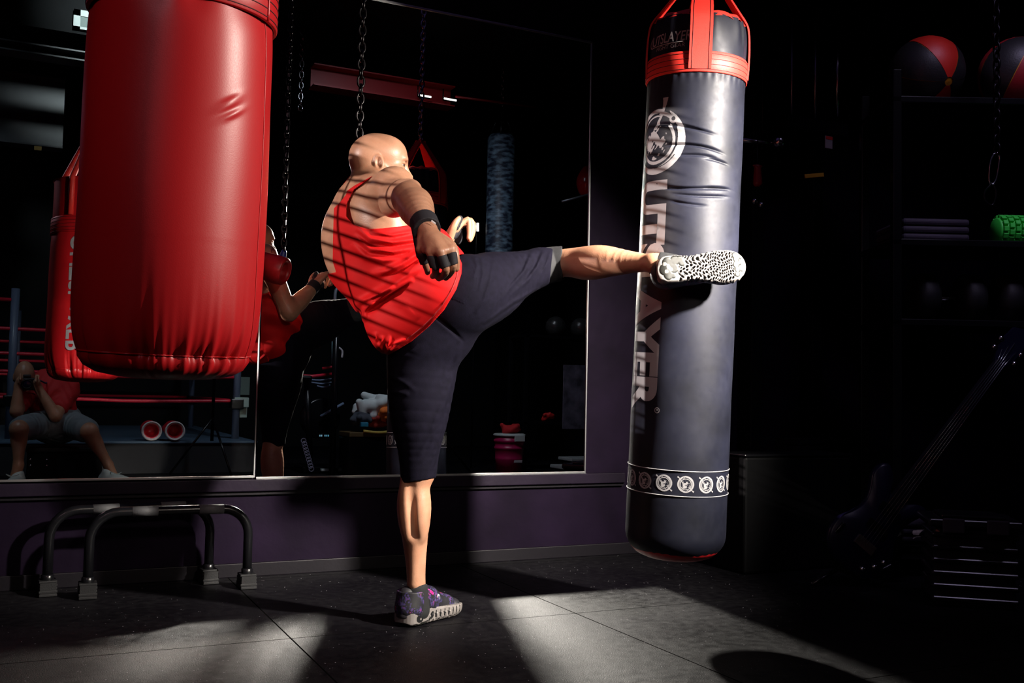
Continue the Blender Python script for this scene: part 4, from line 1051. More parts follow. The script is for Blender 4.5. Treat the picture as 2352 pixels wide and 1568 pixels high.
# ------------------------------------------------------------------ things on this side, along the wall
GRIP = simple('grip_tape', (.05, .05, .055), .7, bump=.5, scale=300)
def parallette(name, label, left_px, right_px, top_y, zl, zr):
    """low push-up bar: bent tube on two ribbed rubber feet"""
    a, b = on_z(*left_px), on_z(*right_px); t = thing(name, label, 'push-up bar', ((a + b)/2), 'push-up bars by the wall')
    u = nrm(b - a); n = np.array([-u[1], u[0], 0]); H_ = .302; r = .10; up = np.array([0, 0, 1.])
    pts = [a + up*.05, a + up*(H_ - r)] + [a + u*(r - r*math.cos(q)) + up*(H_ - r + r*math.sin(q)) for q in np.linspace(.2, math.pi/2, 7)] + \
          [b - u*(r - r*math.cos(q)) + up*(H_ - r + r*math.sin(q)) for q in np.linspace(math.pi/2, .2, 7)] + [b + up*(H_ - r), b + up*.05]
    tube('bar', pts, .0175, BLACKMETAL, t, 14)
    L_ = np.linalg.norm(b - a)
    for q in (.33, .75): tube('grip', [a + u*L_*(q - .08) + up*H_, a + u*L_*(q + .08) + up*H_], .0185, GRIP, t, 14)
    for p in (a, b):
        bm = bmesh.new(); M = Matrix((tuple(u) + (0,), tuple(n) + (0,), tuple(up) + (0,), (0, 0, 0, 1))).transposed(); M.translation = Vector(p)
        for k in range(5): w = .030 + .001*(k % 2); add_box(bm, (-w, -.05 + .004*k, .002 + k*.011), (w, .05 - .004*k, .0115 + k*.011), .002, M)
        add_box(bm, (-.027, -.045, .001), (.027, .045, .05), 0, M)
        bm_obj('rubber_foot', bm, RUBBER, t)
        V, F = lathe_geo([(.022, .056), (.022, .072), (.018, .075)], p, up, 18); mesh_obj('collar', V, F, BLACKMETAL, t)
parallette('push_up_bar', 'black push-up bar nearer the wall, its left foot the leftmost', (107, 1366), (478, 1338), 0, 0, 0)
parallette('push_up_bar', 'black push-up bar standing in front of its twin', (200, 1372), (566, 1349), 0, 0, 0)

# ---- chain with a red padded ring in front of the mirror
hp = mirrored(640, 620, -.60)
cr = thing('hanging_ring', 'red padded ring hanging from a steel chain between the man and the mirror', 'padded ring', hp)
ax_ = nrm(np.array([.75, .55, -.25]))
V, F = lathe_geo([(.058, -.09), (.066, -.085), (.070, 0), (.066, .03), (.060, .036), (.050, .034), (.046, .02), (.046, -.06), (.0, -.062), (.0, -.09), (.058, -.09)], hp, ax_, 40)
mesh_obj('padded_cup', V, F, RED_VINYL, cr)
xx, yy, _ = frame_from(ax_, np.array([0, 0, 1.]))
cl = Solid(); cl.limb(hp + xx*.060, hp + xx*.088, .018, .014, .01); cl.build('clamp', .003, simple('blue_clamp', (.05, .07, .35), .35), cr)
ann_chain('chain', hp + xx*.085, np.array([(hp + xx*.085)[0], (hp + xx*.085)[1], CEIL]), cr, simple('dark_chain_steel', (.035, .033, .034), .3, 1.0), .045, .0045)

# ------------------------------------------------------------------ dark right side
PLYO = simple('black_plywood', (.0025, .0025, .003), .6, spec=.1, bump=.2, scale=40)
c0 = on_z(1690, 1308); c1 = on_z(1905, 1296)
hz = W(1690, 1046, ray(1690, 1308) @ FW*0 + ((c0 - CAM) @ FW))[2]
pb = thing('plyo_box', 'large black plyometric box on the floor behind the tall black bag', 'box', ((c0[0]+c1[0])/2, -.35, 0))
bm = bmesh.new(); add_box(bm, (c0[0] - .05, -.66, .001), (c1[0] + .05, -.44, hz), .012); bm_obj('box_body', bm, PLYO, pb)
bm = bmesh.new(); add_box(bm, (c0[0] - .055, -.665, hz), (c1[0] + .055, -.435, hz + .012), .005); bm_obj('top_panel', bm, BLACKMETAL, pb)

# cable machine against the wall
def wx(px): return on_y(px, 400, -.30)[0]
cm = thing('cable_machine', 'dark cable machine with three steel guide rods by the front wall', 'exercise machine', (wx(1870), -.2, 0))
x0_, x1_ = wx(1790), wx(1955)
bm = bmesh.new(); add_box(bm, (x0_, -.10, 0), (x0_ + .07, -.03, 2.75), .005); bm_obj('upright', bm, BLACKMETAL, cm)
bm = bmesh.new(); add_box(bm, (x1_ - .07, -.10, 0), (x1_, -.03, 2.75), .005); bm_obj('upright', bm, BLACKMETAL, cm)
bm = bmesh.new(); add_box(bm, (x0_, -.42, 2.70), (x1_, -.03, 2.77), .005); bm_obj('top_beam', bm, BLACKMETAL, cm)
bm = bmesh.new(); add_box(bm, (x0_, -.42, 0), (x1_, -.03, .07), .005); bm_obj('base', bm, BLACKMETAL, cm)
for q, (ya, yb) in ((1818, (165, 282)), (1872, (150, 278)), (1923, (125, 268))):
    x = wx(q); tube('guide_rod', [on_y(q, yb, -.30), (x, -.30, 2.70)], .007 if q != 1923 else .009, STEEL if q == 1923 else simple('dull_steel', (.28, .27, .34), .35, 1.0), cm)
bm = bmesh.new()
for k in range(14): add_box(bm, (wx(1808), -.38, .10 + k*.034), (wx(1934), -.22, .131 + k*.034), .003)
bm_obj('weight_stack', bm, BLACKMETAL, cm)
bm = bmesh.new(); add_box(bm, (wx(1800), -.33, on_y(1870, 292, -.30)[2] - .03), (wx(1940), -.10, on_y(1870, 276, -.30)[2]), .004); bm_obj('rod_bracket', bm, BLACKMETAL, cm)
a, b = on_y(1706, 322, -.36), on_y(1800, 331, -.36)
tube('pull_bar', [a, b], .011, STEEL, cm, 14)
V, F = lathe_geo([(.0, 0), (.02, .0), (.03, .02), (.03, .05), (.018, .07), (.0, .072)], on_y(1775, 331, -.40), np.array([0, -1., 0]), 24); mesh_obj('pulley', V, F, STEEL, cm)
tube('cable', [on_y(1752, 330, -.36), on_y(1752, 100, -.36)], .003, BLACKMETAL, cm, 6)
p = on_y(1903, 327, -.33); bm = bmesh.new(); add_box(bm, (p[0]-.024, -.334, p[2]-.032), (p[0]+.024, -.328, p[2]+.032), .002); lb = bm_obj('warning_plate', bm, simple('plate_grey', (.25, .22, .25), .5), cm)
bm = bmesh.new(); add_box(bm, (p[0]-.022, -.3355, p[2]+.014), (p[0]+.022, -.3335, p[2]+.030)); bm_obj('plate_heading', bm, simple('plate_red', (.5, .02, .02), .5), lb)
p = on_y(1870, 403, -.36); bm = bmesh.new(); add_box(bm, (-.062, -.004, -.010), (.062, .004, .010), .002, Matrix.Translation(Vector(p)) @ Matrix.Rotation(math.radians(-10), 4, 'Y')); bm_obj('yellow_label', bm, simple('ochre_label', (.40, .20, .015), .5), cm)
p = on_y(1740, 395, -.42); s_ = Solid(); s_.limb(p + UP*.02, p - UP*.05, .016, .022, .01); s_.ell(p + UP*.028, (.03, .012, .008), None, .006); s_.build('carabiner_handle', .004, simple('dark_red_rubber', (.25, .01, .02), .4), cm)
tube('cable', [on_y(1738, 470, -.42), on_y(1740, 300, -.42)], .003, BLACKMETAL, cm, 6)
for (px, py) in ((1733, 462), (1748, 470)): V, F = lathe_geo([(0, -.016), (.011, -.011), (.016, 0), (.011, .011), (0, .016)], on_y(px, py, -.42), UP, 14); mesh_obj('cable_stop', V, F, STEEL, cm)

# storage rack with balls, roller and dumbbells
ZR = 4.45
def rackpt(px, py, z=ZR): return W(px, py, z)
_b = rackpt(2130, 330); _e = rackpt(2430, 330)
ru = nrm(np.array([(_e - _b)[0], (_e - _b)[1], 0])); rn = np.array([ru[1], -ru[0], 0])    # along the rack, towards the camera
rk = thing('storage_rack', 'black steel storage rack holding balls and dumbbells at the right edge', 'rack', (_b[0], _b[1], 0))
RM = Matrix((tuple(ru) + (0,), tuple(-rn) + (0,), (0, 0, 1, 0), (0, 0, 0, 1))).transposed(); RM.translation = Vector((_b[0], _b[1], 0))
shelf_z = [rackpt(2130, 222)[2], rackpt(2315, 556)[2], rackpt(2140, 735)[2], .14]
for (u0, d0) in ((-.16, -.02), (-.16, .38), (.80, -.02), (.80, .38)):
    bm = bmesh.new(); add_box(bm, (u0, d0, 0), (u0 + .04, d0 + .04, shelf_z[0] + .12), .004, RM); bm_obj('upright', bm, BLACKMETAL, rk)
for z in shelf_z:
    bm = bmesh.new(); add_box(bm, (-.16, -.02, z - .03), (.84, .42, z), .004, RM); bm_obj('shelf', bm, BLACKMETAL, rk)
def rp(px, py, d):
    r = ray(px, py); n_ = -rn; return CAM + r*((np.array([_b[0], _b[1], 0]) - CAM) @ n_ + d)/(r @ n_)
def rpos(u, d, z): return np.array(RM @ Vector((u, d, z)))
BALLBLACK = simple('black_ball_leather', (.016, .015, .016), .5, bump=.3, scale=150)
BALLRED = simple('bright_red_leather', (.62, .02, .01), .5, bump=.2, scale=150); BALLOCH = simple('ochre_leather', (.50, .20, .01), .5, bump=.2, scale=150)
def panel_ball(c, r, label, mats, top_dir, grp):
    o = thing('medicine_ball', label, 'ball', c - np.array([0, 0, r]), grp)
    x, y, z = frame_from(top_dir, RT); n = 6
    for k in range(n):
        V = []; F = []; a0, a1 = 2*math.pi*k/n + .012, 2*math.pi*(k+1)/n - .012
        for i in range(15):
            la = -math.pi/2 + .12 + (math.pi - .24)*i/14
            for j in range(9):
                a = a0 + (a1 - a0)*j/8; V.append(c + (z*math.sin(la) + (x*math.cos(a) + y*math.sin(a))*math.cos(la))*r)
        for i in range(14):
            for j in range(8): F.append((i*9+j, i*9+j+1, i*9+10+j, i*9+9+j))
        mesh_obj('panel', V, F, mats[k % len(mats)], o)
    V, F = lathe_geo([(.0, -r*.985)] + [(r*.985*math.cos(la), r*.985*math.sin(la)) for la in np.linspace(-1.45, 1.45, 20)] + [(.0, r*.985)], c, z, 40); mesh_obj('ball_core', V, F, BALLOCH, o)
    return o
bc = rp(2128, 150, .17); br = .168; bc[2] = shelf_z[0] + br
panel_ball(bc, br, 'black medicine ball with a red panel on the top shelf', [BALLBLACK, BALLRED, BALLBLACK], dvec(-.25, .45, .85), 'medicine balls')
bc2 = rp(2335, 60, .17); bc2[2] = shelf_z[0] + .17
panel_ball(bc2, .17, 'larger dark red ball at the right end of the top shelf', [simple('deep_red_leather', (.30, .01, .015), .55, bump=.2, scale=150), BALLBLACK], dvec(.3, .8, -.3), 'medicine balls')
gr = rp(2365, 530, .17); gr[2] = shelf_z[1] + .075; ga_ = ru
ro = thing('foam_roller', 'bright green bumpy foam roller on the middle shelf at the right edge', 'foam roller', gr - np.array([0, 0, .075]))
GREEN = simple('green_foam', (.03, .55, .05), .55, bump=.1)
V, F = lathe_geo([(.0, -.16), (.056, -.16), (.060, -.155), (.060, .155), (.056, .16), (.0, .16)], gr, ga_, 40); mesh_obj('roller_core', V, F, GREEN, ro)
bm = bmesh.new(); x, y, z = frame_from(ga_)
for i in range(11):
    for k in range(14):
        a = 2*math.pi*(k + .5*(i % 2))/14; nr_ = x*math.cos(a) + y*math.sin(a); tn = np.cross(z, nr_); c = gr + z*(-.14 + .028*i) + nr_*.064
        M = Matrix((tuple(z) + (0,), tuple(tn) + (0,), tuple(nr_) + (0,), (0, 0, 0, 1))).transposed(); M.translation = Vector(c); add_box(bm, (-.011, -.011, -.008), (.011, .011, .010), .002, M, 1)
bm_obj('roller_knobs', bm, GREEN, ro)
def dumbbell(c, ax, label, r=.085):
    o = thing('dumbbell', label, 'dumbbell', c - np.array([0, 0, r]), 'dumbbells on the rack')
    for s in (-1, 1):
        V, F = lathe_geo([(0, .055*s), (r*.8, .055*s), (r, .075*s), (r, .125*s), (r*.86, .15*s), (0, .155*s)], c, ax, 36); mesh_obj('dumbbell_head', V, F, RUBBER, o)
    tube('handle', [c - ax*.06, c + ax*.06], .016, STEEL, o)
for i, (px, lb) in enumerate(((2172, 'black round dumbbell at the left end of the lower shelf'), (2360, 'black round dumbbell at the right end of the lower shelf'))):
    c = rp(px, 650, .18); c[2] = shelf_z[2] + .115; dumbbell(c, ru, lb, .112)
# folded dark mats on the middle and bottom shelves
MATV = simple('dark_violet_mat', (.030, .022, .040), .75, bump=.3, scale=90)
for i, (u, z, lb) in enumerate(((-.10, shelf_z[1], 'folded dark violet mat on the middle shelf of the rack'), (-.10, shelf_z[3], 'folded dark violet mat on the bottom shelf of the rack'))):
    mt = thing('exercise_mat', lb, 'mat', rpos(u + .15, .18, z), 'folded mats')
    for k in range(3):
        bm = bmesh.new(); add_box(bm, (u, .02, z + .001 + k*.034), (u + .30, .36, z + .032 + k*.034), .012, RM); bm_obj('mat_layer', bm, MATV, mt)
# hanging carabiner with a strap
cq = W(2285, 365, 4.2)
hk = thing('hanging_chain', 'short steel chain with a snap hook at the far right', 'chain', cq)
ann_chain('chain', W(2290, 352, 4.2), np.array([W(2290, 352, 4.2)[0], W(2290, 352, 4.2)[1], CEIL]), hk, simple('black_chain', (.012, .011, .013), .35, 1.0), .05, .005)
tube('snap_hook', smooth_path([W(2284, 352, 4.2), W(2275, 372, 4.2), W(2272, 410, 4.2), W(2278, 424, 4.2), W(2288, 412, 4.2), W(2294, 380, 4.2), W(2296, 360, 4.2), W(2290, 350, 4.2)], 5), .0042, STEEL, hk, 8)
tube('strap_loop', smooth_path([W(2280, 420, 4.2), W(2262, 440, 4.2), W(2264, 462, 4.2), W(2280, 470, 4.2), W(2288, 445, 4.2), W(2282, 422, 4.2)], 5), .004, BLACKMETAL, hk, 8)

# ---- bass guitar leaning at the right
gb0, gh0 = W(2018, 1205, 4.12), W(2296, 832, 4.28)
gu = nrm(gh0 - gb0); gn = nrm(-FW - gu*(-FW @ gu)); gv = np.cross(gn, gu)
if gv @ RT < 0: gv = -gv
GM = lambda u, v, n: gb0 + gu*u + gv*v + gn*n
BASS = simple('midnight_blue_gloss', (.004, .003, .018), .35, spec=.3); NECKW = simple('dark_fretboard', (.008, .007, .012), .4)
bg = thing('bass_guitar', 'dark blue bass guitar leaning upright at the right', 'bass guitar', (gb0[0], gb0[1], 0))
OUTL = [(-.235, .00), (-.225, -.085), (-.17, -.150), (-.09, -.160), (-.02, -.125), (.04, -.108), (.10, -.125), (.16, -.155), (.215, -.150), (.235, -.115), (.20, -.07), (.15, -.045), (.135, .0), (.15, .045), (.18, .085), (.19, .125), (.165, .140), (.11, .115), (.05, .098), (-.02, .110), (-.09, .150), (-.165, .150), (-.22, .090)]
ol = smooth_path([np.array([a*.98, b*.94, 0.]) for a, b in OUTL], 4, True); nO = len(ol); V = []; F = []
for (sc, n_) in ((.0, -.045), (.90, -.045), (1.0, -.032), (1.0, -.006), (.95, .004), (.0, .006)):
    for q in ol: V.append(GM(q[0]*sc, q[1]*sc, n_))
for i in range(5):
    for k in range(nO): F.append((i*nO+k, i*nO+(k+1) % nO, (i+1)*nO+(k+1) % nO, (i+1)*nO+k))
mesh_obj('guitar_body', V, F, BASS, bg)
Ln = np.linalg.norm(gh0 - gb0); 
def taper(name, u0, u1, w0, w1, n0, n1, mat):
    V = [GM(u, s*w, n) for u, w in ((u0, w0), (u1, w1)) for s in (-1, 1) for n in (n0, n1)]
    return mesh_obj(name, V, [(0, 1, 3, 2), (4, 6, 7, 5), (0, 4, 5, 1), (2, 3, 7, 6), (1, 5, 7, 3), (0, 2, 6, 4)], mat, bg, False)
taper('neck', .06, Ln, .031, .021, -.012, .010, NECKW)
hd = [(Ln-.01, -.022), (Ln+.03, -.042), (Ln+.10, -.050), (Ln+.17, -.040), (Ln+.19, .0), (Ln+.17, .040), (Ln+.10, .050), (Ln+.03, .042), (Ln-.01, .022)]
mesh_obj('headstock', [GM(u, v, n) for n in (-.016, .002) for u, v in hd], [tuple(range(9))[::-1], tuple(range(9, 18))] + [(i, (i+1) % 9, 9+(i+1) % 9, 9+i) for i in range(9)], BASS, bg, False)
for k in range(5):
    v0, v1 = -.030 + .015*k, -.018 + .009*k
    tube('string', [GM(-.10, v0, .020), GM(Ln, v1, .014), GM(Ln + .05 + .03*(k % 3), v1*1.6, .008)], .0011, STEEL, bg, 5)
for k in range(2): bm = bmesh.new(); taper('pickup', -.03 + .09*k, .0 + .09*k, .048, .048, .004, .014, BLACKMETAL)
taper('bridge', -.125, -.085, .045, .045, .004, .018, STEEL)
for s in (-1, 1):
    for k in range(2 + (s > 0)):
        c = GM(Ln + .04 + .05*k, s*.056, -.004); V, F = lathe_geo([(0, -.012), (.010, -.010), (.013, 0), (.010, .010), (0, .012)], c, gv, 12); mesh_obj('tuner', V, F, STEEL, bg)
for (u, v) in ((-.15, .085), (-.11, .105), (-.19, .05)):
    V, F = lathe_geo([(.0, .020), (.009, .018), (.011, .004)], GM(u, v, 0), gn, 14); mesh_obj('knob', V, F, STEEL, bg)
# stand under it
st_c = GM(-.20, 0, -.03)
tube('stand_cradle', [GM(-.10, -.13, .03), GM(-.20, -.11, -.05), GM(-.24, 0, -.06), GM(-.20, .11, -.05), GM(-.10, .13, .03)], .009, BLACKMETAL, bg)
for s in (-.16, .16): tube('stand_leg', [GM(-.235, 0, -.06), np.array([st_c[0] + RT[0]*s - FW[0]*.05, st_c[1] + RT[1]*s - FW[1]*.05, .010])], .009, BLACKMETAL, bg)
tube('stand_leg', [GM(-.235, 0, -.06), np.array([st_c[0] + FW[0]*.22, st_c[1] + FW[1]*.22, .010])], .009, BLACKMETAL, bg)

# ---- ribbed black tote
tb0, tb1 = on_z(2140, 1392), on_z(2345, 1406); tu = nrm(tb1 - tb0); tn = np.array([-tu[1], tu[0], 0]); TL = np.linalg.norm(tb1 - tb0)
TOTE = simple('black_tote_plastic', (.015, .014, .020), .22, coat=.2)
tt_ = thing('storage_tote', 'black ribbed plastic tote on the floor at the right edge', 'tote', (tb0 + tb1)/2)
TM = Matrix((tuple(tu) + (0,), tuple(tn) + (0,), (0, 0, 1, 0), (0, 0, 0, 1))).transposed(); TM.translation = Vector(tb0)
th_ = W(2300, 1200, (tb1 - CAM) @ FW)[2]; bm = bmesh.new(); nr = 6
add_box(bm, (.01, .01, .001), (TL - .01, .27, th_ - .03), .02, TM)
for k in range(nr): z = .02 + (th_ - .09)*k/(nr - 1); add_box(bm, (.0, .0, z), (TL, .28, z + .020), .009, TM, 3)
bm_obj('tote_body', bm, TOTE, tt_)
bm = bmesh.new(); add_box(bm, (-.012, -.012, th_ - .03), (TL + .012, .292, th_), .009, TM, 3); add_box(bm, (.04, .04, th_), (TL - .04, .24, th_ + .012), .006, TM); bm_obj('tote_lid', bm, TOTE, tt_)
for q in (.12, .62): bm = bmesh.new(); add_box(bm, (TL*q, -.020, th_ - .05), (TL*(q + .25), -.008, th_ + .004), .005, TM); bm_obj('latch', bm, simple('grey_latch', (.05, .045, .065), .3), tt_)
# ------------------------------------------------------------------ what stands behind the photographer and shows in the mirror
MX = mirrored
# ---- boxing ring
ROPE = simple('red_rope_cover', (.55, .012, .035), .4); CANVAS = simple('blue_grey_canvas', (.05, .09, .14), .7, bump=.2, scale=60)
POSTB = simple('blue_grey_post', (.10, .13, .20), .4)
fy = -5.15; fz = MX(300, 1013, fy)[2]; rx1 = MX(592, 1000, fy)[0]
rx0, ry1 = -3.9, -8.9
ring = thing('boxing_ring', 'boxing ring with red ropes seen in the left mirror', 'boxing ring', ((rx0+rx1)/2, -7, 0))
bm = bmesh.new(); add_box(bm, (rx0, ry1, fz - .02), (rx1, fy, fz), .004); bm_obj('canvas', bm, CANVAS, ring)
bm = bmesh.new(); add_box(bm, (rx0 + .02, ry1 + .02, 0), (rx1 - .02, fy - .02, fz - .02)); bm_obj('skirt', bm, simple('black_skirt', (.006, .006, .008), .8), ring)
ry = fy - .45; zs = [MX(200, q, ry)[2] for q in (915, 857, 817, 762)]; zs_top = MX(60, 690, ry)[2]
pxl = MX(30, 800, ry)[0]
for (x, y) in ((pxl, ry), (rx1 - .12, ry), (pxl, ry1 + .4), (rx1 - .12, ry1 + .4)):
    tube('post', [(x, y, fz), (x, y, zs_top + .1)], .035, POSTB, ring)
    bm = bmesh.new(); add_box(bm, (x - .06, y - .06, zs[0] - .08), (x + .06, y + .06, zs[0] + .02), .01); bm_obj('turnbuckle_pad', bm, BLACKMETAL, ring)
for z in zs:
    tube('rope', smooth_path([np.array([rx0 - .2, ry, z]), np.array([pxl, ry, z]), np.array([(pxl + rx1)/2, ry + .02, z - .015]), np.array([rx1 - .12, ry, z])], 6), .016, ROPE, ring)
    tube('rope', [(rx0 - .2, ry1 + .4, z), (rx1 - .12, ry1 + .4, z)], .016, ROPE, ring)
    tube('rope', [(rx1 - .12, ry, z), (rx1 - .12, ry1 + .4, z)], .016, ROPE, ring)
tube('rope', [(rx0 - .2, ry, zs_top), (pxl, ry, zs_top)], .016, ROPE, ring)
# towel over the bottom rope
tp = MX(556, 890, ry + .03)
tw = Solid(); TOWEL = simple('pale_green_towel', (.42, .55, .48), .9, bump=.5, scale=200)
tz0, tz1 = MX(556, 935, ry)[2], MX(556, 862, ry)[2]
bm = bmesh.new(); add_box(bm, (tp[0] - .068, ry + .022, tz0), (tp[0] + .068, ry + .040, zs[0] + .03), .006); add_box(bm, (tp[0] - .066, ry - .045, zs[0] - .16), (tp[0] + .066, ry - .024, zs[0] + .03), .006); add_box(bm, (tp[0] - .067, ry - .045, zs[0] + .018), (tp[0] + .067, ry + .040, zs[0] + .034), .006)
tag(bm_obj('towel', bm, TOWEL), 'pale green towel folded over the bottom ring rope', 'towel')
bm = bmesh.new(); q0, q1 = MX(538, 908, ry1), MX(572, 866, ry1); 
sg = thing('wall_poster', 'pale green sheet on the far wall behind the ring', 'poster', (MX(556, 890, BACK + .02)))
a, b = MX(540, 906, BACK + .012), MX(574, 866, BACK + .012); bm = bmesh.new(); add_box(bm, (a[0], BACK + .002, a[2]), (b[0], BACK + .012, b[2])); bm_obj('sheet', bm, TOWEL, sg)
# pair of gloves on the ring apron
GLOVE = simple('red_glove_leather', (.42, .010, .022), .3, coat=.2); CUFF = simple('white_glove_cuff', (.62, .58, .58), .5)
for px, lb in ((345, 'left red boxing glove on the ring apron, cuff opening forward'), (398, 'right red boxing glove on the ring apron, cuff opening forward')):
    c = MX(px, 996, fy - .10); c[2] = fz + .090; g = thing('boxing_glove', lb, 'boxing glove', c - np.array([0, 0, .075]), 'boxing gloves on the ring apron')
    V, F = lathe_geo([(.078, .115), (.086, .11), (.086, .085), (.074, .08), (.068, .03), (.066, .10), (.078, .115)], c, np.array([0, 1., 0]), 28); mesh_obj('cuff', V, F, CUFF, g)
    s_ = Solid(); s_.chain([c + np.array([0, .09, 0]), c + np.array([0, 0, .0]), c + np.array([.0, -.10, .01]), c + np.array([0, -.16, -.005])], [.072, .070, .078, .060], .03)
    s_.limb(c + np.array([.05 if px < 370 else -.05, -.02, .0]), c + np.array([.06 if px < 370 else -.06, -.10, .01]), .028, .030, .02)
    s_.limb(c + np.array([0, .13, 0]), c + np.array([0, .02, 0]), .060, .050, .01); s_.p[-1] = s_.p[-1][:4] + (True,)
    s_.post.append(lambda P, d, c=c: np.maximum(d, P[..., 1] - (c[1] + .10))); s_.build('glove_shell', .006, GLOVE, g)

# ---- overhead beams
BEAM = simple('dark_beam_paint', (.020, .018, .026), .4); BEAMR = simple('oxide_red_beam', (.30, .008, .012), .45)
def beam(name, y, p0, p1, low, mat, depth=.14, label=None):
    a, b = MX(*p0, y), MX(*p1, y); lo = MX(*low, y)
    bm = bmesh.new(); z1 = (a[2] + b[2])/2; z0 = lo[2]
    add_box(bm, (min(a[0], b[0]), y - depth, z0 + .012), (max(a[0], b[0]), y - depth + .02, z1 - .012)); add_box(bm, (min(a[0], b[0]), y - depth*1.0 - .05, z1 - .012), (max(a[0], b[0]), y, z1)); add_box(bm, (min(a[0], b[0]), y - depth - .05, z0), (max(a[0], b[0]), y, z0 + .012))
    return bm_obj(name, bm, mat)
o = struct(beam('trim_3', -4.55, (-900, 0), (212, 76), (205, 142), BEAM))
o = struct(beam('trim_4', -5.6, (-900, 0), (150, 206), (180, 345), BEAM))
a = MX(170, 20, -4.50); b = MX(240, 76, -4.50)
vt = thing('air_vent', 'white louvred air vent at the top left beside the red bag', 'vent', (a + b)/2)
VW = simple('vent_white', (.62, .68, .66), .5); bm = bmesh.new()
for lo_, hi_ in (((a[0], b[2]), (a[0] + .05, a[2])), ((b[0] - .05, b[2]), (b[0], a[2])), ((a[0], a[2] - .05), (b[0], a[2])), ((a[0], b[2]), (b[0], b[2] + .02))): add_box(bm, (lo_[0], -4.53, lo_[1]), (hi_[0], -4.50, hi_[1]))
bm_obj('vent_frame', bm, VW, vt)
bm = bmesh.new(); n = 12
for k in range(n): z = b[2] + .02 + (a[2] - .07 - b[2])*k/n; add_box(bm, (a[0] + .05, -4.525, z), (b[0] - .05, -4.515, z + .010))
bm_obj('louvre', bm, simple('vent_grey', (.36, .44, .42), .6), vt)
bm = bmesh.new(); add_box(bm, (a[0] + .02, -4.54, b[2]), (b[0] - .02, -4.53, a[2])); bm_obj('backplate', bm, BEAM, vt)
struct(box_obj('trim_5', (a[0] - .9, -4.62, MX(200, 76, -4.55)[2] - .02), (b[0] + .3, -4.545, CEIL), DARKW))
y = MX(87, 340, -5.585)
bm = bmesh.new(); add_box(bm, (y[0] - .030, -5.598, y[2] - .018), (y[0] + .030, -5.59, y[2] + .018)); tag(bm_obj('yellow_tag', bm, simple('yellow_tag', (.60, .42, .10), .6)), 'small yellow tag on the dark overhead beam', 'tag')
rb_o = beam('steel_beam', -4.70, (722, 150), (1046, 192), (900, 222), BEAMR); tag(rb_o, 'red steel beam overhead in the right mirror', 'beam')
V, F = tube_geo([MX(1046, 222, -4.66), MX(1230, 246, -4.66)], .012, 8); tag(mesh_obj('conduit_pipe', V, F, BEAMR), 'thin red pipe running on from the red steel beam', 'pipe')
TUBEW = new_mat('lit_tube'); TUBEM = TUBEW[0]; TUBEW[2].inputs['Emission Color'].default_value = (1, .95, .9, 1); TUBEW[2].inputs['Emission Strength'].default_value = 2.2
for i, (p, q, lb) in enumerate((((962, 218), (990, 223), 'short lit tube lamp under the red beam, left of two'), ((1020, 226), (1048, 231), 'short lit tube lamp under the red beam, right of two'), ((1097, 512), (1097, 531), 'small upright lit lamp left of the scuffed blue bag'))):
    y_ = -4.62 if i < 2 else -5.2
    L_ = thing('tube_lamp', lb, 'lamp', MX(*p, y_), 'small lit lamps')
    tube('lit_tube', [MX(*p, y_), MX(*q, y_)], .009 if i < 2 else .014, TUBEM, L_)
    a_, b_ = MX(*p, y_), MX(*q, y_); off = np.array([0, -.03, .0]); tube('lamp_holder', [a_ + off, b_ + off], .014, BLACKMETAL, L_)
    if i == 2: tube('pole', [MX(1097, 520, y_) + off, np.array([MX(1097, 520, y_)[0], y_ - .03, 0])], .010, BLACKMETAL, L_)
    else: tube('drop_rod', [a_ + off, a_ + off + np.array([0, 0, .10])], .006, BLACKMETAL, L_)
# chains from the ceiling
for (px, py, y_, lb) in ((690, 240, -4.9, 'dim hanging chain at the upper left of the right mirror'), (668, 150, -5.3, 'shorter dim hanging chain beside the red bag edge')):
    p = MX(px, py, y_); ch = thing('hanging_chain', lb, 'chain', p); ann_chain('chain', p, np.array([p[0], p[1], CEIL]), ch, CHAIN, .07, .008)
    V, F = lathe_geo([(.03 + .007*math.cos(a), .007*math.sin(a)) for a in np.linspace(0, 6.28, 11)], p - np.array([0, 0, .03]), np.array([.5, .8, 0]), 20); mesh_obj('end_ring', V, F, STEEL, ch)

# ---- scuffed blue bag
p0 = MX(1146, 590, -5.0); p1 = MX(1150, 318, -5.0)
sb = thing('punching_bag', 'scuffed blue leather heavy bag in the right mirror', 'punching bag', p0)
SCUFF, nt, b = new_mat('scuffed_blue_leather'); b.inputs['Roughness'].default_value = .5
tc = nt.nodes.new('ShaderNodeTexCoord'); mp = nt.nodes.new('ShaderNodeMapping'); mp.inputs['Scale'].default_value = (9, 9, 22); mp.inputs['Rotation'].default_value = (0, .5, 0); n1 = nt.nodes.new('ShaderNodeTexNoise'); n1.inputs['Scale'].default_value = 1.3; n1.inputs['Detail'].default_value = 8
nt.links.new(tc.outputs['Object'], mp.inputs[0]); nt.links.new(mp.outputs[0], n1.inputs['Vector']); r = nt.nodes.new('ShaderNodeValToRGB'); r.color_ramp.elements[0].position = .42; r.color_ramp.elements[0].color = (.015, .022, .045, 1); r.color_ramp.elements[1].position = .72; r.color_ramp.elements[1].color = (.22, .34, .45, 1)
nt.links.new(n1.outputs['Fac'], r.inputs[0]); nt.links.new(r.outputs[0], b.inputs['Base Color'])
hb = p1[2] - p0[2] + .55
V, F = lathe_geo([(.0, -.50), (.11, -.50), (.138, -.46), (.142, -.3), (.142, hb - .55), (.12, hb - .52), (.0, hb - .50)], p0, np.array([0, 0, 1.]), 40); mesh_obj('bag_shell', V, F, SCUFF, sb)
top_ = p0 + np.array([0, 0, hb - .50])
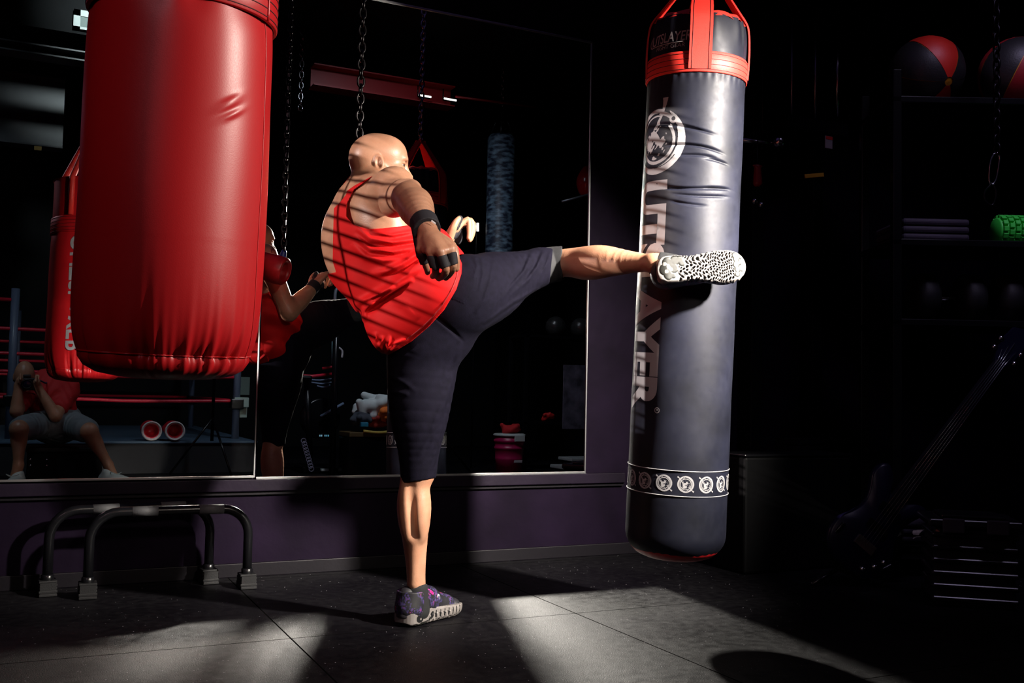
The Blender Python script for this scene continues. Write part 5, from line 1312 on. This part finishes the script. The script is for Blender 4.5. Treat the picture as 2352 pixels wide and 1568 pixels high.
for k in range(4): a = k*math.pi/2 + .5; tube('strap', [p0 + np.array([.13*math.cos(a), .13*math.sin(a), hb - .56]), top_ + np.array([0, 0, .28])], .012, BLACKMETAL, sb, 6)
ann_chain('chain', top_ + np.array([0, 0, .28]), np.array([p0[0], p0[1], CEIL]), sb, CHAIN, .06, .006)

# ---- air bike with red trim
by = -4.98
eb = thing('exercise_bike', 'dark exercise bike with red trim in the right mirror', 'exercise bike', MX(735, 1080, by) * np.array([1, 1, 0]))
REDT = simple('red_trim', (.62, .02, .05), .4); TEAL = simple('teal_steel', (.16, .30, .34), .35); BLUEG = simple('blue_grey_steel', (.16, .22, .34), .35)
def mxl(pts, y=by): return [MX(px, py, y) for px, py in pts]
tube('red_handlebar', smooth_path(mxl([(732, 795), (748, 784), (762, 779), (768, 781)]), 5), .016, REDT, eb)
tube('upright_bar', mxl([(766, 784), (765, 836)]), .019, TEAL, eb)
tube('upright_bar', mxl([(765, 836), (760, 1060)]), .016, BLACKMETAL, eb)
tube('side_handle', smooth_path(mxl([(778, 798), (786, 806), (785, 822)]), 4), .010, simple('pale_steel', (.45, .42, .45), .3), eb)
tube('red_rail', mxl([(740, 846), (776, 840)]), .012, REDT, eb)
tube('red_rail', mxl([(679, 868), (700, 863), (716, 864), (770, 858)]), .015, REDT, eb)
for k, (x0, x1, yy) in enumerate(((700, 770, 870), (715, 768, 878), (728, 758, 886))): tube('frame_tube', smooth_path(mxl([(x0, yy), ((x0+x1)/2, yy + 3), (x1, yy - 2)]), 4), .008, BLUEG, eb)
tube('cable_loop', smooth_path(mxl([(678, 835), (671, 868), (668, 900), (675, 884), (695, 886)]), 5), .005, BLUEG, eb)
V, F = lathe_geo([(0, -.04), (.17, -.04), (.19, -.03), (.19, .03), (.17, .04), (0, .04)], MX(735, 960, by - .05), np.array([.15, 1., 0]), 40); mesh_obj('flywheel', V, F, BLACKMETAL, eb)
tube('pedal_arm', mxl([(736, 956), (789, 926)], by + .04), .013, BLUEG, eb)
bm = bmesh.new(); c = MX(700, 862, by); add_box(bm, (c[0] - .12, by - .1, c[2] - .05), (c[0] + .05, by + .1, c[2]), .02); bm_obj('saddle', bm, BLACKMETAL, eb)
V, F = tube_geo(mxl([(705, 870), (712, 1075)]), .03, 10); mesh_obj('seat_post', V, F, BLACKMETAL, eb)
bm = bmesh.new(); c0_, c1_ = MX(690, 1078, by), MX(805, 1078, by); add_box(bm, (c0_[0], by - .25, 0), (c1_[0], by + .10, .06), .01); bm_obj('base_rail', bm, BLACKMETAL, eb)
c = MX(745, 1000, by + .10); bm = bmesh.new(); add_box(bm, (c[0] - .055, by + .06, c[2] - .02), (c[0] + .055, by + .10, c[2] + .02), .004); dsp = bm_obj('display', bm, BLACKMETAL, eb)
lit = new_mat('lit_cyan_digits'); lit[2].inputs['Emission Color'].default_value = (.15, .55, .75, 1); lit[2].inputs['Emission Strength'].default_value = .35
bm = bmesh.new()
for k in range(6):
    if k != 2: add_box(bm, (c[0] - .048 + .016*k, by + .0995, c[2] - .008), (c[0] - .037 + .016*k, by + .102, c[2] + .008))
bm_obj('display_segments', bm, lit[0], dsp)
bm = bmesh.new(); c = MX(748, 1079, by + .15); add_box(bm, (c[0] - .04, by + .10, c[2] - .012), (c[0] + .04, by + .15, c[2] + .010), .004); bm_obj('foot_plate', bm, simple('pale_plate', (.45, .52, .5), .4), eb)
# strap with a row of pale rings hanging from the saddle
V, F = merge([tube_geo([MX(697 + 2.0*k, 1012 + 7.2*k, by + .13) + np.array([.022*math.cos(a), 0, .022*math.sin(a)]) for a in np.linspace(0, 6.28, 11)[:-1]], .005, 5, True) for k in range(10)]); mesh_obj('ring_strap', V, F, simple('pale_violet_ring', (.22, .20, .28), .4), eb)
# T-handle in front
th = thing('lat_tower', 'grey tubular handle of a dark tower machine beside the bike', 'exercise machine', MX(765, 1080, -4.6)*np.array([1, 1, 0]))
STEELG = simple('grey_steel', (.28, .31, .36), .35, .6)
tube('cross_handle', mxl([(743, 697), (786, 697)], -4.6), .013, STEELG, th); tube('neck_tube', smooth_path(mxl([(769, 697), (770, 672), (776, 662), (790, 658)], -4.6), 5), .015, STEELG, th)
a = MX(772, 697, -4.62); tube('tower', [np.array([a[0] + .02, -4.66, 0]), np.array([a[0] + .02, -4.66, a[2]])], .03, BLACKMETAL, th)
tube('tower_bracket', [np.array([a[0] + .02, -4.66, a[2] - .04]), a], .012, BLACKMETAL, th)

# ---- crate with laundry
cy = -4.36
ca = MX(800, 1076, cy)*np.array([1, 1, 0]); cb_ = MX(905, 1000, cy); ctop = MX(860, 990, cy)[2]
cr8 = thing('crate', 'black crate with a yellow rim under a heap of clothes', 'crate', ((ca[0] + cb_[0])/2, cy - .15, 0))
bm = bmesh.new(); add_box(bm, (ca[0], cy - .32, 0), (cb_[0], cy, ctop - .05), .01); bm_obj('crate_body', bm, BLACKMETAL, cr8)
yr = simple('yellow_rim', (.45, .33, .06), .5); xa, xb = MX(834, 990, cy)[0], MX(901, 990, cy)[0]
tube('rim', smooth_path([np.array([xa, cy + .01, ctop]), np.array([(xa + xb)/2, cy + .02, ctop - .012]), np.array([xb, cy + .01, ctop])], 6), .014, yr, cr8)
bm = bmesh.new(); add_box(bm, (ca[0] + .0, cy - .33, ctop - .052), (cb_[0], cy + .005, ctop - .01), .006); bm_obj('tray', bm, simple('brown_tray', (.10, .06, .02), .6), cr8)
def heap(name, label, cat, c, r, mat, seed, stretch=(1, 1, .6), n=9):
    rn_ = random.Random(seed); s = Solid()
    for _ in range(n):
        q = c + np.array([rn_.uniform(-1, 1)*r*stretch[0], rn_.uniform(-.7, .7)*r, rn_.uniform(-.6, .8)*r*stretch[2]]); d = nrm(np.array([rn_.uniform(-1, 1), rn_.uniform(-.5, .5), rn_.uniform(-.6, .6)])); s.limb(q - d*r*.5, q + d*r*.5, r*.26, r*.32, .02)
    s.limb(c - np.array([r*.6, 0, 0]), c + np.array([r*.6, 0, 0]), r*.5, r*.5, .03)
    return tag(s.build(name, .008, mat), label, cat)
WHITEC = simple('white_cotton', (.55, .62, .62), .85, bump=.3, scale=150)
heap('shirt', 'crumpled white shirt on top of the crate heap', 'shirt', MX(857, 932, cy - .1), .12, WHITEC, 4, (1.1, 1, .9))
heap('cloth', 'orange cloth hanging off the clothes heap', 'cloth', MX(884, 952, cy - .04), .06, simple('orange_cotton', (.70, .16, .02), .8), 5, (.5, 1, 1.5), 7)
heap('cloth', 'dark red cloth under the orange one', 'cloth', MX(868, 972, cy - .1), .07, simple('dark_red_cotton', (.28, .02, .01), .8), 6, (1.3, 1, .5), 7)
heap('cloth', 'dark grey cloth under the white shirt', 'cloth', MX(840, 955, cy - .12), .10, simple('dark_grey_cotton', (.05, .06, .08), .85), 8, (1.1, 1, .8), 8)
c = MX(838, 975, cy + .0); bm = bmesh.new(); add_box(bm, (c[0] - .035, cy - .05, c[2] - .02), (c[0] + .035, cy + .0, c[2] + .02), .006); tag(bm_obj('small_box', bm, simple('cyan_box', (.02, .22, .36), .5)), 'small blue box at the left of the crate rim', 'box')

# ---- red bucket
kb = MX(1168, 1092, -4.6)*np.array([1, 1, 0]); kt = MX(1168, 998, -4.6)[2]
bk = thing('bucket', 'tall red bucket with a pale lid in the right mirror', 'bucket', kb)
BUCK = simple('magenta_red_plastic', (.42, .012, .09), .4)
V, F = lathe_geo([(0, .0), (.125, .0), (.135, kt*.35), (.137, kt*.36), (.137, kt*.40), (.135, kt*.41), (.140, kt*.62), (.147, kt*.63), (.147, kt*.68), (.140, kt*.69), (.143, kt*.80), (.152, kt*.81), (.152, kt*.87), (.146, kt*.88), (.148, kt), (0, kt)], kb, np.array([0, 0, 1.]), 44); mesh_obj('bucket_body', V, F, BUCK, bk)
V, F = lathe_geo([(.0, kt + .012), (.140, kt + .012), (.158, kt + .004), (.158, kt - .012), (.150, kt - .012)], kb, np.array([0, 0, 1.]), 44); mesh_obj('lid', V, F, simple('pale_lid', (.55, .60, .58), .5), bk)
bm = bmesh.new(); add_box(bm, (kb[0] - .02, kb[1] + .145, kt - .06), (kb[0] + .09, kb[1] + .162, kt), .005); bm_obj('lid_tab', bm, simple('pale_tab', (.55, .60, .58), .5), bk)
q = MX(1172, 1060, -4.45); bm = bmesh.new(); add_box(bm, (kb[0] - .01, kb[1] + .128, q[2] - .012), (kb[0] + .075, kb[1] + .138, q[2] + .012), .002); bm_obj('bucket_label', bm, simple('pale_label', (.5, .45, .48), .5), bk)
heap('cloth', 'red cloth lying on the bucket lid', 'cloth', np.array([kb[0] + .02, kb[1], kt + .055]), .075, simple('red_cotton', (.55, .015, .02), .8), 9, (1.2, 1, .5), 8)
# ---- rack in the mirror with two black slam balls, a red glove on its rail
ky = -4.75
kx0, kx1 = MX(1205, 900, ky)[0], MX(1420, 900, ky)[0]; kz = MX(1300, 772, ky)[2]; kz2 = MX(1250, 968, ky)[2]
kr = thing('ball_rack', 'dark steel rack with two black balls in the right mirror', 'rack', ((kx0 + kx1)/2, ky - .2, 0))
for x in (kx0, kx1 - .04):
    for y in (ky - .40, ky - .04): bm = bmesh.new(); add_box(bm, (x, y, 0), (x + .04, y + .04, kz), .004); bm_obj('upright', bm, BLACKMETAL, kr)
for z in (kz, kz2): bm = bmesh.new(); add_box(bm, (kx0, ky - .40, z - .03), (kx1, ky, z), .004); bm_obj('shelf', bm, BLACKMETAL, kr)
for px, lb in ((1276, 'black slam ball on the mirrored rack, left one'), (1333, 'black slam ball on the mirrored rack, right one')):
    c = MX(px, 745, ky - .15); r_ = .105; c[2] = kz + r_; sbm = thing('slam_ball', lb, 'ball', c - np.array([0, 0, r_]), 'slam balls')
    V, F = lathe_geo([(r_*math.cos(a)*(1 - .02*(abs(math.sin(6*a)) > .95)), r_*math.sin(a)) for a in np.linspace(-math.pi/2, math.pi/2, 33)], c, np.array([.3, .2, 1.]), 40); mesh_obj('ball_skin', V, F, simple('glossy_black_rubber', (.03, .03, .03), .3), sbm)
    V, F = lathe_geo([(.0, r_ + .004), (.010, r_ + .003), (.012, r_ - .004)], c, np.array([.3, .9, .4]), 12); mesh_obj('valve', V, F, RUBBER, sbm)
heap('glove', 'red glove lying on the lower shelf of the mirrored rack', 'glove', np.array([MX(1262, 955, ky - .1)[0], ky - .1, kz2 + .05]), .055, simple('red_glove_cloth', (.6, .02, .02), .6), 12, (1.3, 1, .5), 6)
c = MX(1320, 900, ky - .02); bm = bmesh.new()
add_box(bm, (MX(1292, 900, ky)[0], ky + .0, MX(1310, 985, ky)[2]), (MX(1346, 900, ky)[0], ky + .014, MX(1310, 838, ky)[2]), .005); tag(bm_obj('hanging_cloth', bm, simple('grey_violet_cloth', (.10, .09, .13), .85, bump=.4, scale=60, var=.6)), 'grey violet cloth hanging on the front of the mirrored rack', 'cloth')
sp = thing('step_platform', 'pale stacked step platform at the lower right of the mirror', 'step', MX(1330, 1075, -4.4)*np.array([1, 1, 0]))
STEPM = simple('pale_step', (.42, .45, .45), .5); x0_, x1_ = MX(1296, 1070, -4.42)[0], MX(1400, 1070, -4.42)[0]
z_ = MX(1330, 1070, -4.42)[2]
bm = bmesh.new(); add_box(bm, (x0_, -4.72, z_ - .035), (x1_, -4.42, z_), .008); bm_obj('step_top', bm, STEPM, sp)
bm = bmesh.new(); add_box(bm, (x0_ + .10, -4.74, z_ + .045), (x1_, -4.46, z_ + .075), .008); bm_obj('step_top', bm, STEPM, sp)
for x in (x0_ + .05, x1_ - .10): bm = bmesh.new(); add_box(bm, (x, -4.70, 0), (x + .06, -4.46, z_ - .035), .004); bm_obj('step_block', bm, BLACKMETAL, sp)
bm = bmesh.new(); add_box(bm, (x0_ + .14, -4.70, z_), (x1_ - .04, -4.50, z_ + .045), .004); bm_obj('step_block', bm, BLACKMETAL, sp)
# red ball on a bar, high at the right edge of the mirror
rbp = MX(1347, 422, -4.7); sp2 = thing('speed_ball', 'red speed ball on a grey bar at the right edge of the mirror', 'speed ball', rbp)
s_ = Solid(); s_.chain([rbp + np.array([0, 0, .14]), rbp + np.array([0, 0, .03]), rbp - np.array([0, 0, .05])], [.05, .105, .09], .04); s_.build('ball_skin', .008, simple('glossy_red_leather', (.5, .012, .02), .25, coat=.3), sp2)
tube('swivel', [rbp + np.array([0, 0, .18]), np.array([rbp[0], rbp[1], CEIL])], .012, BLACKMETAL, sp2)
tube('bar', [MX(1290, 463, -4.55), MX(1400, 434, -4.55)], .012, STEELG, sp2)
e_ = MX(1400, 434, -4.55); tube('bar', [e_, np.array([e_[0], -4.70, e_[2]]), np.array([rbp[0], -4.70, CEIL - .1])], .010, BLACKMETAL, sp2)

# ------------------------------------------------------------------ the photographer, seated behind the camera
ph = thing('person', 'seated man in red shirt and grey shorts holding a camera to his eye', 'person', (0.1, -4.4, 0))
PSK = SKIN; PRED = simple('dark_red_shirt', (.45, .010, .014), .75, bump=.2, scale=200); PGREY = simple('grey_sport_shorts', (.17, .20, .22), .75, bump=.2, scale=200)
hc_ = MX(56, 864, -4.36); hc_[1] = -4.36
kn1, an1, kn2, an2 = MX(44, 985, -3.98), MX(42, 1068, -3.98), MX(204, 990, -4.0), MX(248, 1066, -4.02)
hi1, hi2 = MX(108, 972, -4.50), MX(150, 970, -4.50)
ch_ = MX(116, 905, -4.47); s1, s2 = MX(66, 897, -4.43), MX(160, 892, -4.47); e1, e2 = MX(38, 945, -4.20), MX(128, 955, -4.22)
h1, h2 = np.array([-.055, -4.225, .745]), np.array([.075, -4.24, .735])
pb_ = Solid()
pb_.ell(hc_ + np.array([0, .0, .01]), (.072, .092, .108), None, .03); pb_.limb(hc_ + np.array([0, .045, -.04]), hc_ + np.array([0, .06, -.085]), .04, .028, .03)
pb_.chain([hc_ + np.array([0, .09, -.005]), hc_ + np.array([0, .104, -.035])], [.010, .014], .012)
for q in (1, -1): pb_.ell(hc_ + np.array([q*.072, -.01, -.01]), (.008, .02, .032), None, .006)
pb_.limb(hc_ - np.array([0, .03, .06]), (s1 + s2)/2 + np.array([0, 0, .02]), .055, .065, .03)
pb_.ell(ch_, (.17, .12, .20), None, .05); pb_.limb((hi1 + hi2)/2, ch_, .15, .14, .05); pb_.limb(s1, s2, .06, .06, .05)
for s_, e_, h_ in ((s1, e1, h1), (s2, e2, h2)):
    pb_.chain([s_, e_], [.056, .044], .03); pb_.chain([e_, (e_*.6 + h_*.4), h_], [.044, .042, .029], .02)
    f_ = nrm(np.array([-h_[0]*.9, .2, .35])); pb_.limb(h_, h_ + f_*.05, .030, .026, .02)
    for k in range(4): b0 = h_ + f_*.045 + np.array([0, .014*(k - 1.5)*1.2, .012*(1.5 - k)]); pb_.chain([b0, b0 + f_*.035, b0 + f_*.045 + np.array([0, .022, -.012])], [.010, .0092, .0082], .006)
    pb_.chain([h_ + np.array([0, -.01, .015]), h_ + f_*.04 + np.array([0, -.03, .02])], [.013, .010], .008)
for hh, kk, aa in ((hi1, kn1, an1), (hi2, kn2, an2)):
    pb_.chain([hh, kk], [.090, .062], .04); d_ = nrm(np.array([0, -1., 0])); pb_.chain([kk, kk*.7 + aa*.3 + d_*.02, kk*.4 + aa*.6 + d_*.008, aa], [.058, .058, .043, .034], .03)
f1 = an1*np.array([1, 1, 0]) + np.array([-.02, .0, .045]); f2 = an2*np.array([1, 1, 0]) + np.array([.05, .0, .045])
pb_.limb(an1, f1, .036, .04, .02); pb_.limb(an2, f2, .036, .04, .02)
pb_.build('body', .007, PSK, ph)
sh_ = Solid(); sh_.ell(ch_, (.182, .132, .21), None, .05); sh_.limb((hi1 + hi2)/2 + np.array([0, 0, .02]), ch_, .162, .152, .05); sh_.limb(s1, s2, .070, .070, .05)
sh_.limb(s1, s1*.35 + e1*.65, .070, .066, .03); sh_.limb(s2, s2*.35 + e2*.65, .070, .066, .03)
sh_.post.append(lambda P, d: np.maximum(d - .004*np.sin(P[..., 2]*60 + 5*np.sin(P[..., 0]*22)), .075 - np.linalg.norm(P - (hc_ - np.array([0, .03, .10])), axis=-1)))
so_ = sh_.build('shirt', .007, PRED, ph, 'red short-sleeved shirt')
c = MX(139, 915, -4.33); bm = bmesh.new()
for k in range(7): add_box(bm, (c[0] - .075 + .022*k, c[1] - .004, c[2] - .012), (c[0] - .058 + .022*k, c[1] + .004, c[2] + .012), .002)
bm_obj('chest_print', bm, simple('white_shirt_print', (.6, .57, .57), .6), so_)
sr = Solid(); sr.limb((hi1 + hi2)/2 - np.array([.03, .03, 0]), (hi1 + hi2)/2 + np.array([.03, -.03, 0]), .165, .165, .04); sr.ell((hi1 + hi2)/2 + np.array([0, .08, .0]), (.15, .17, .13), None, .05)
sr.limb(hi1, hi1*.12 + kn1*.88, .112, .092, .04); sr.limb(hi2, hi2*.12 + kn2*.88, .112, .092, .04)
sr.post.append(lambda P, d: d - .003*np.sin(P[..., 0]*70 + 4*np.sin(P[..., 1]*30))); sr.build('shorts', .007, PGREY, ph, 'grey sport shorts')
PSH = simple('pale_grey_trainer', (.50, .58, .55), .6, bump=.3, scale=150); SOLEP = simple('dark_outsole', (.03, .03, .03), .6)
for aa, fd in ((an1, nrm(np.array([-.25, 1, 0]))), (an2, nrm(np.array([.75, .8, 0])))):
    g0 = np.array([aa[0], aa[1], 0.0]); s_ = Solid(); s_.chain([g0 - fd*.03 + np.array([0, 0, .055]), g0 + fd*.08 + np.array([0, 0, .055]), g0 + fd*.19 + np.array([0, 0, .042])], [.045, .046, .038], .03); s_.limb(g0 - fd*.01 + np.array([0, 0, .06]), g0 + np.array([0, 0, .10]), .046, .044, .02)
    s_.post.append(lambda P, d: np.maximum(d, .022 - P[..., 2])); s_.build('trainer', .006, PSH, ph)
    s_ = Solid(); s_.chain([g0 - fd*.03 + np.array([0, 0, .02]), g0 + fd*.08 + np.array([0, 0, .02]), g0 + fd*.19 + np.array([0, 0, .02])], [.046, .046, .042], .02); s_.post.append(lambda P, d: np.maximum(np.maximum(d, .001 - P[..., 2]), P[..., 2] - .024)); s_.build('outsole', .006, SOLEP, ph)
    tube('lace', smooth_path([g0 + fd*.07 + np.array([-.03, 0, .098]), g0 + fd*.10 + np.array([-.05, .01, .115]), g0 + fd*.12 + np.array([-.02, .0, .10]), g0 + fd*.09 + np.array([.03, 0, .11])], 5), .003, PSH, ph, 6)
# his camera (just behind the view point)
pc = thing('photo_camera', 'black camera held to the face of the seated man', 'camera', (0, -4.21, .76))
CAMB = simple('black_camera_body', (.012, .012, .013), .4, bump=.2, scale=400)
bm = bmesh.new(); add_box(bm, (-.068, -4.262, .715), (.068, -4.212, .808), .010); add_box(bm, (-.028, -4.26, .806), (.028, -4.215, .832), .008); bm_obj('camera_body', bm, CAMB, pc)
V, F = lathe_geo([(.036, .0), (.036, .045), (.039, .047), (.039, .058), (.035, .060), (.034, .066), (.030, .066), (.029, .058), (.0, .056)], np.array([0, -4.214, .76]), np.array([0, 1., 0]), 36); mesh_obj('lens', V, F, CAMB, pc)
V, F = lathe_geo([(.029, .0578), (.02, .062), (.0, .0635)], np.array([0, -4.214, .76]), np.array([0, 1., 0]), 30); mesh_obj('front_glass', V, F, simple('dark_coated_glass', (.01, .01, .03), .05), pc)
tube('camera_strap', smooth_path([np.array([.068, -4.24, .80]), np.array([.13, -4.30, .77]), np.array([.12, -4.40, .79]), np.array([.03, -4.46, .82])], 6), .006, simple('blue_black_strap', (.03, .04, .09), .6), pc, 6)
# the box he sits on
bx0, bx1 = MX(62, 1050, -4.35)[0], MX(235, 1050, -4.35)[0]
seat_z = min(hi1[2], hi2[2]) - .178
st = thing('box_seat', 'black box seat under the seated photographer', 'stool', ((bx0 + bx1)/2, -4.5, 0))
bm = bmesh.new(); add_box(bm, (bx0, -4.72, 0.0), (bx1, -4.32, seat_z - .04), .008); bm_obj('box_body', bm, PLYO, st)
bm = bmesh.new(); add_box(bm, (bx0 - .01, -4.73, seat_z - .04), (bx1 + .01, -4.31, seat_z), .012); bm_obj('seat_pad', bm, RUBBER, st)
for px in (69, 107):
    for py in (1055, 1069): q = MX(px, py, -4.318); V, F = lathe_geo([(0, .006), (.010, .005), (.012, 0)], np.array([q[0], -4.319, q[2]]), np.array([0, 1., 0]), 14); mesh_obj('bolt', V, F, STEEL, st)
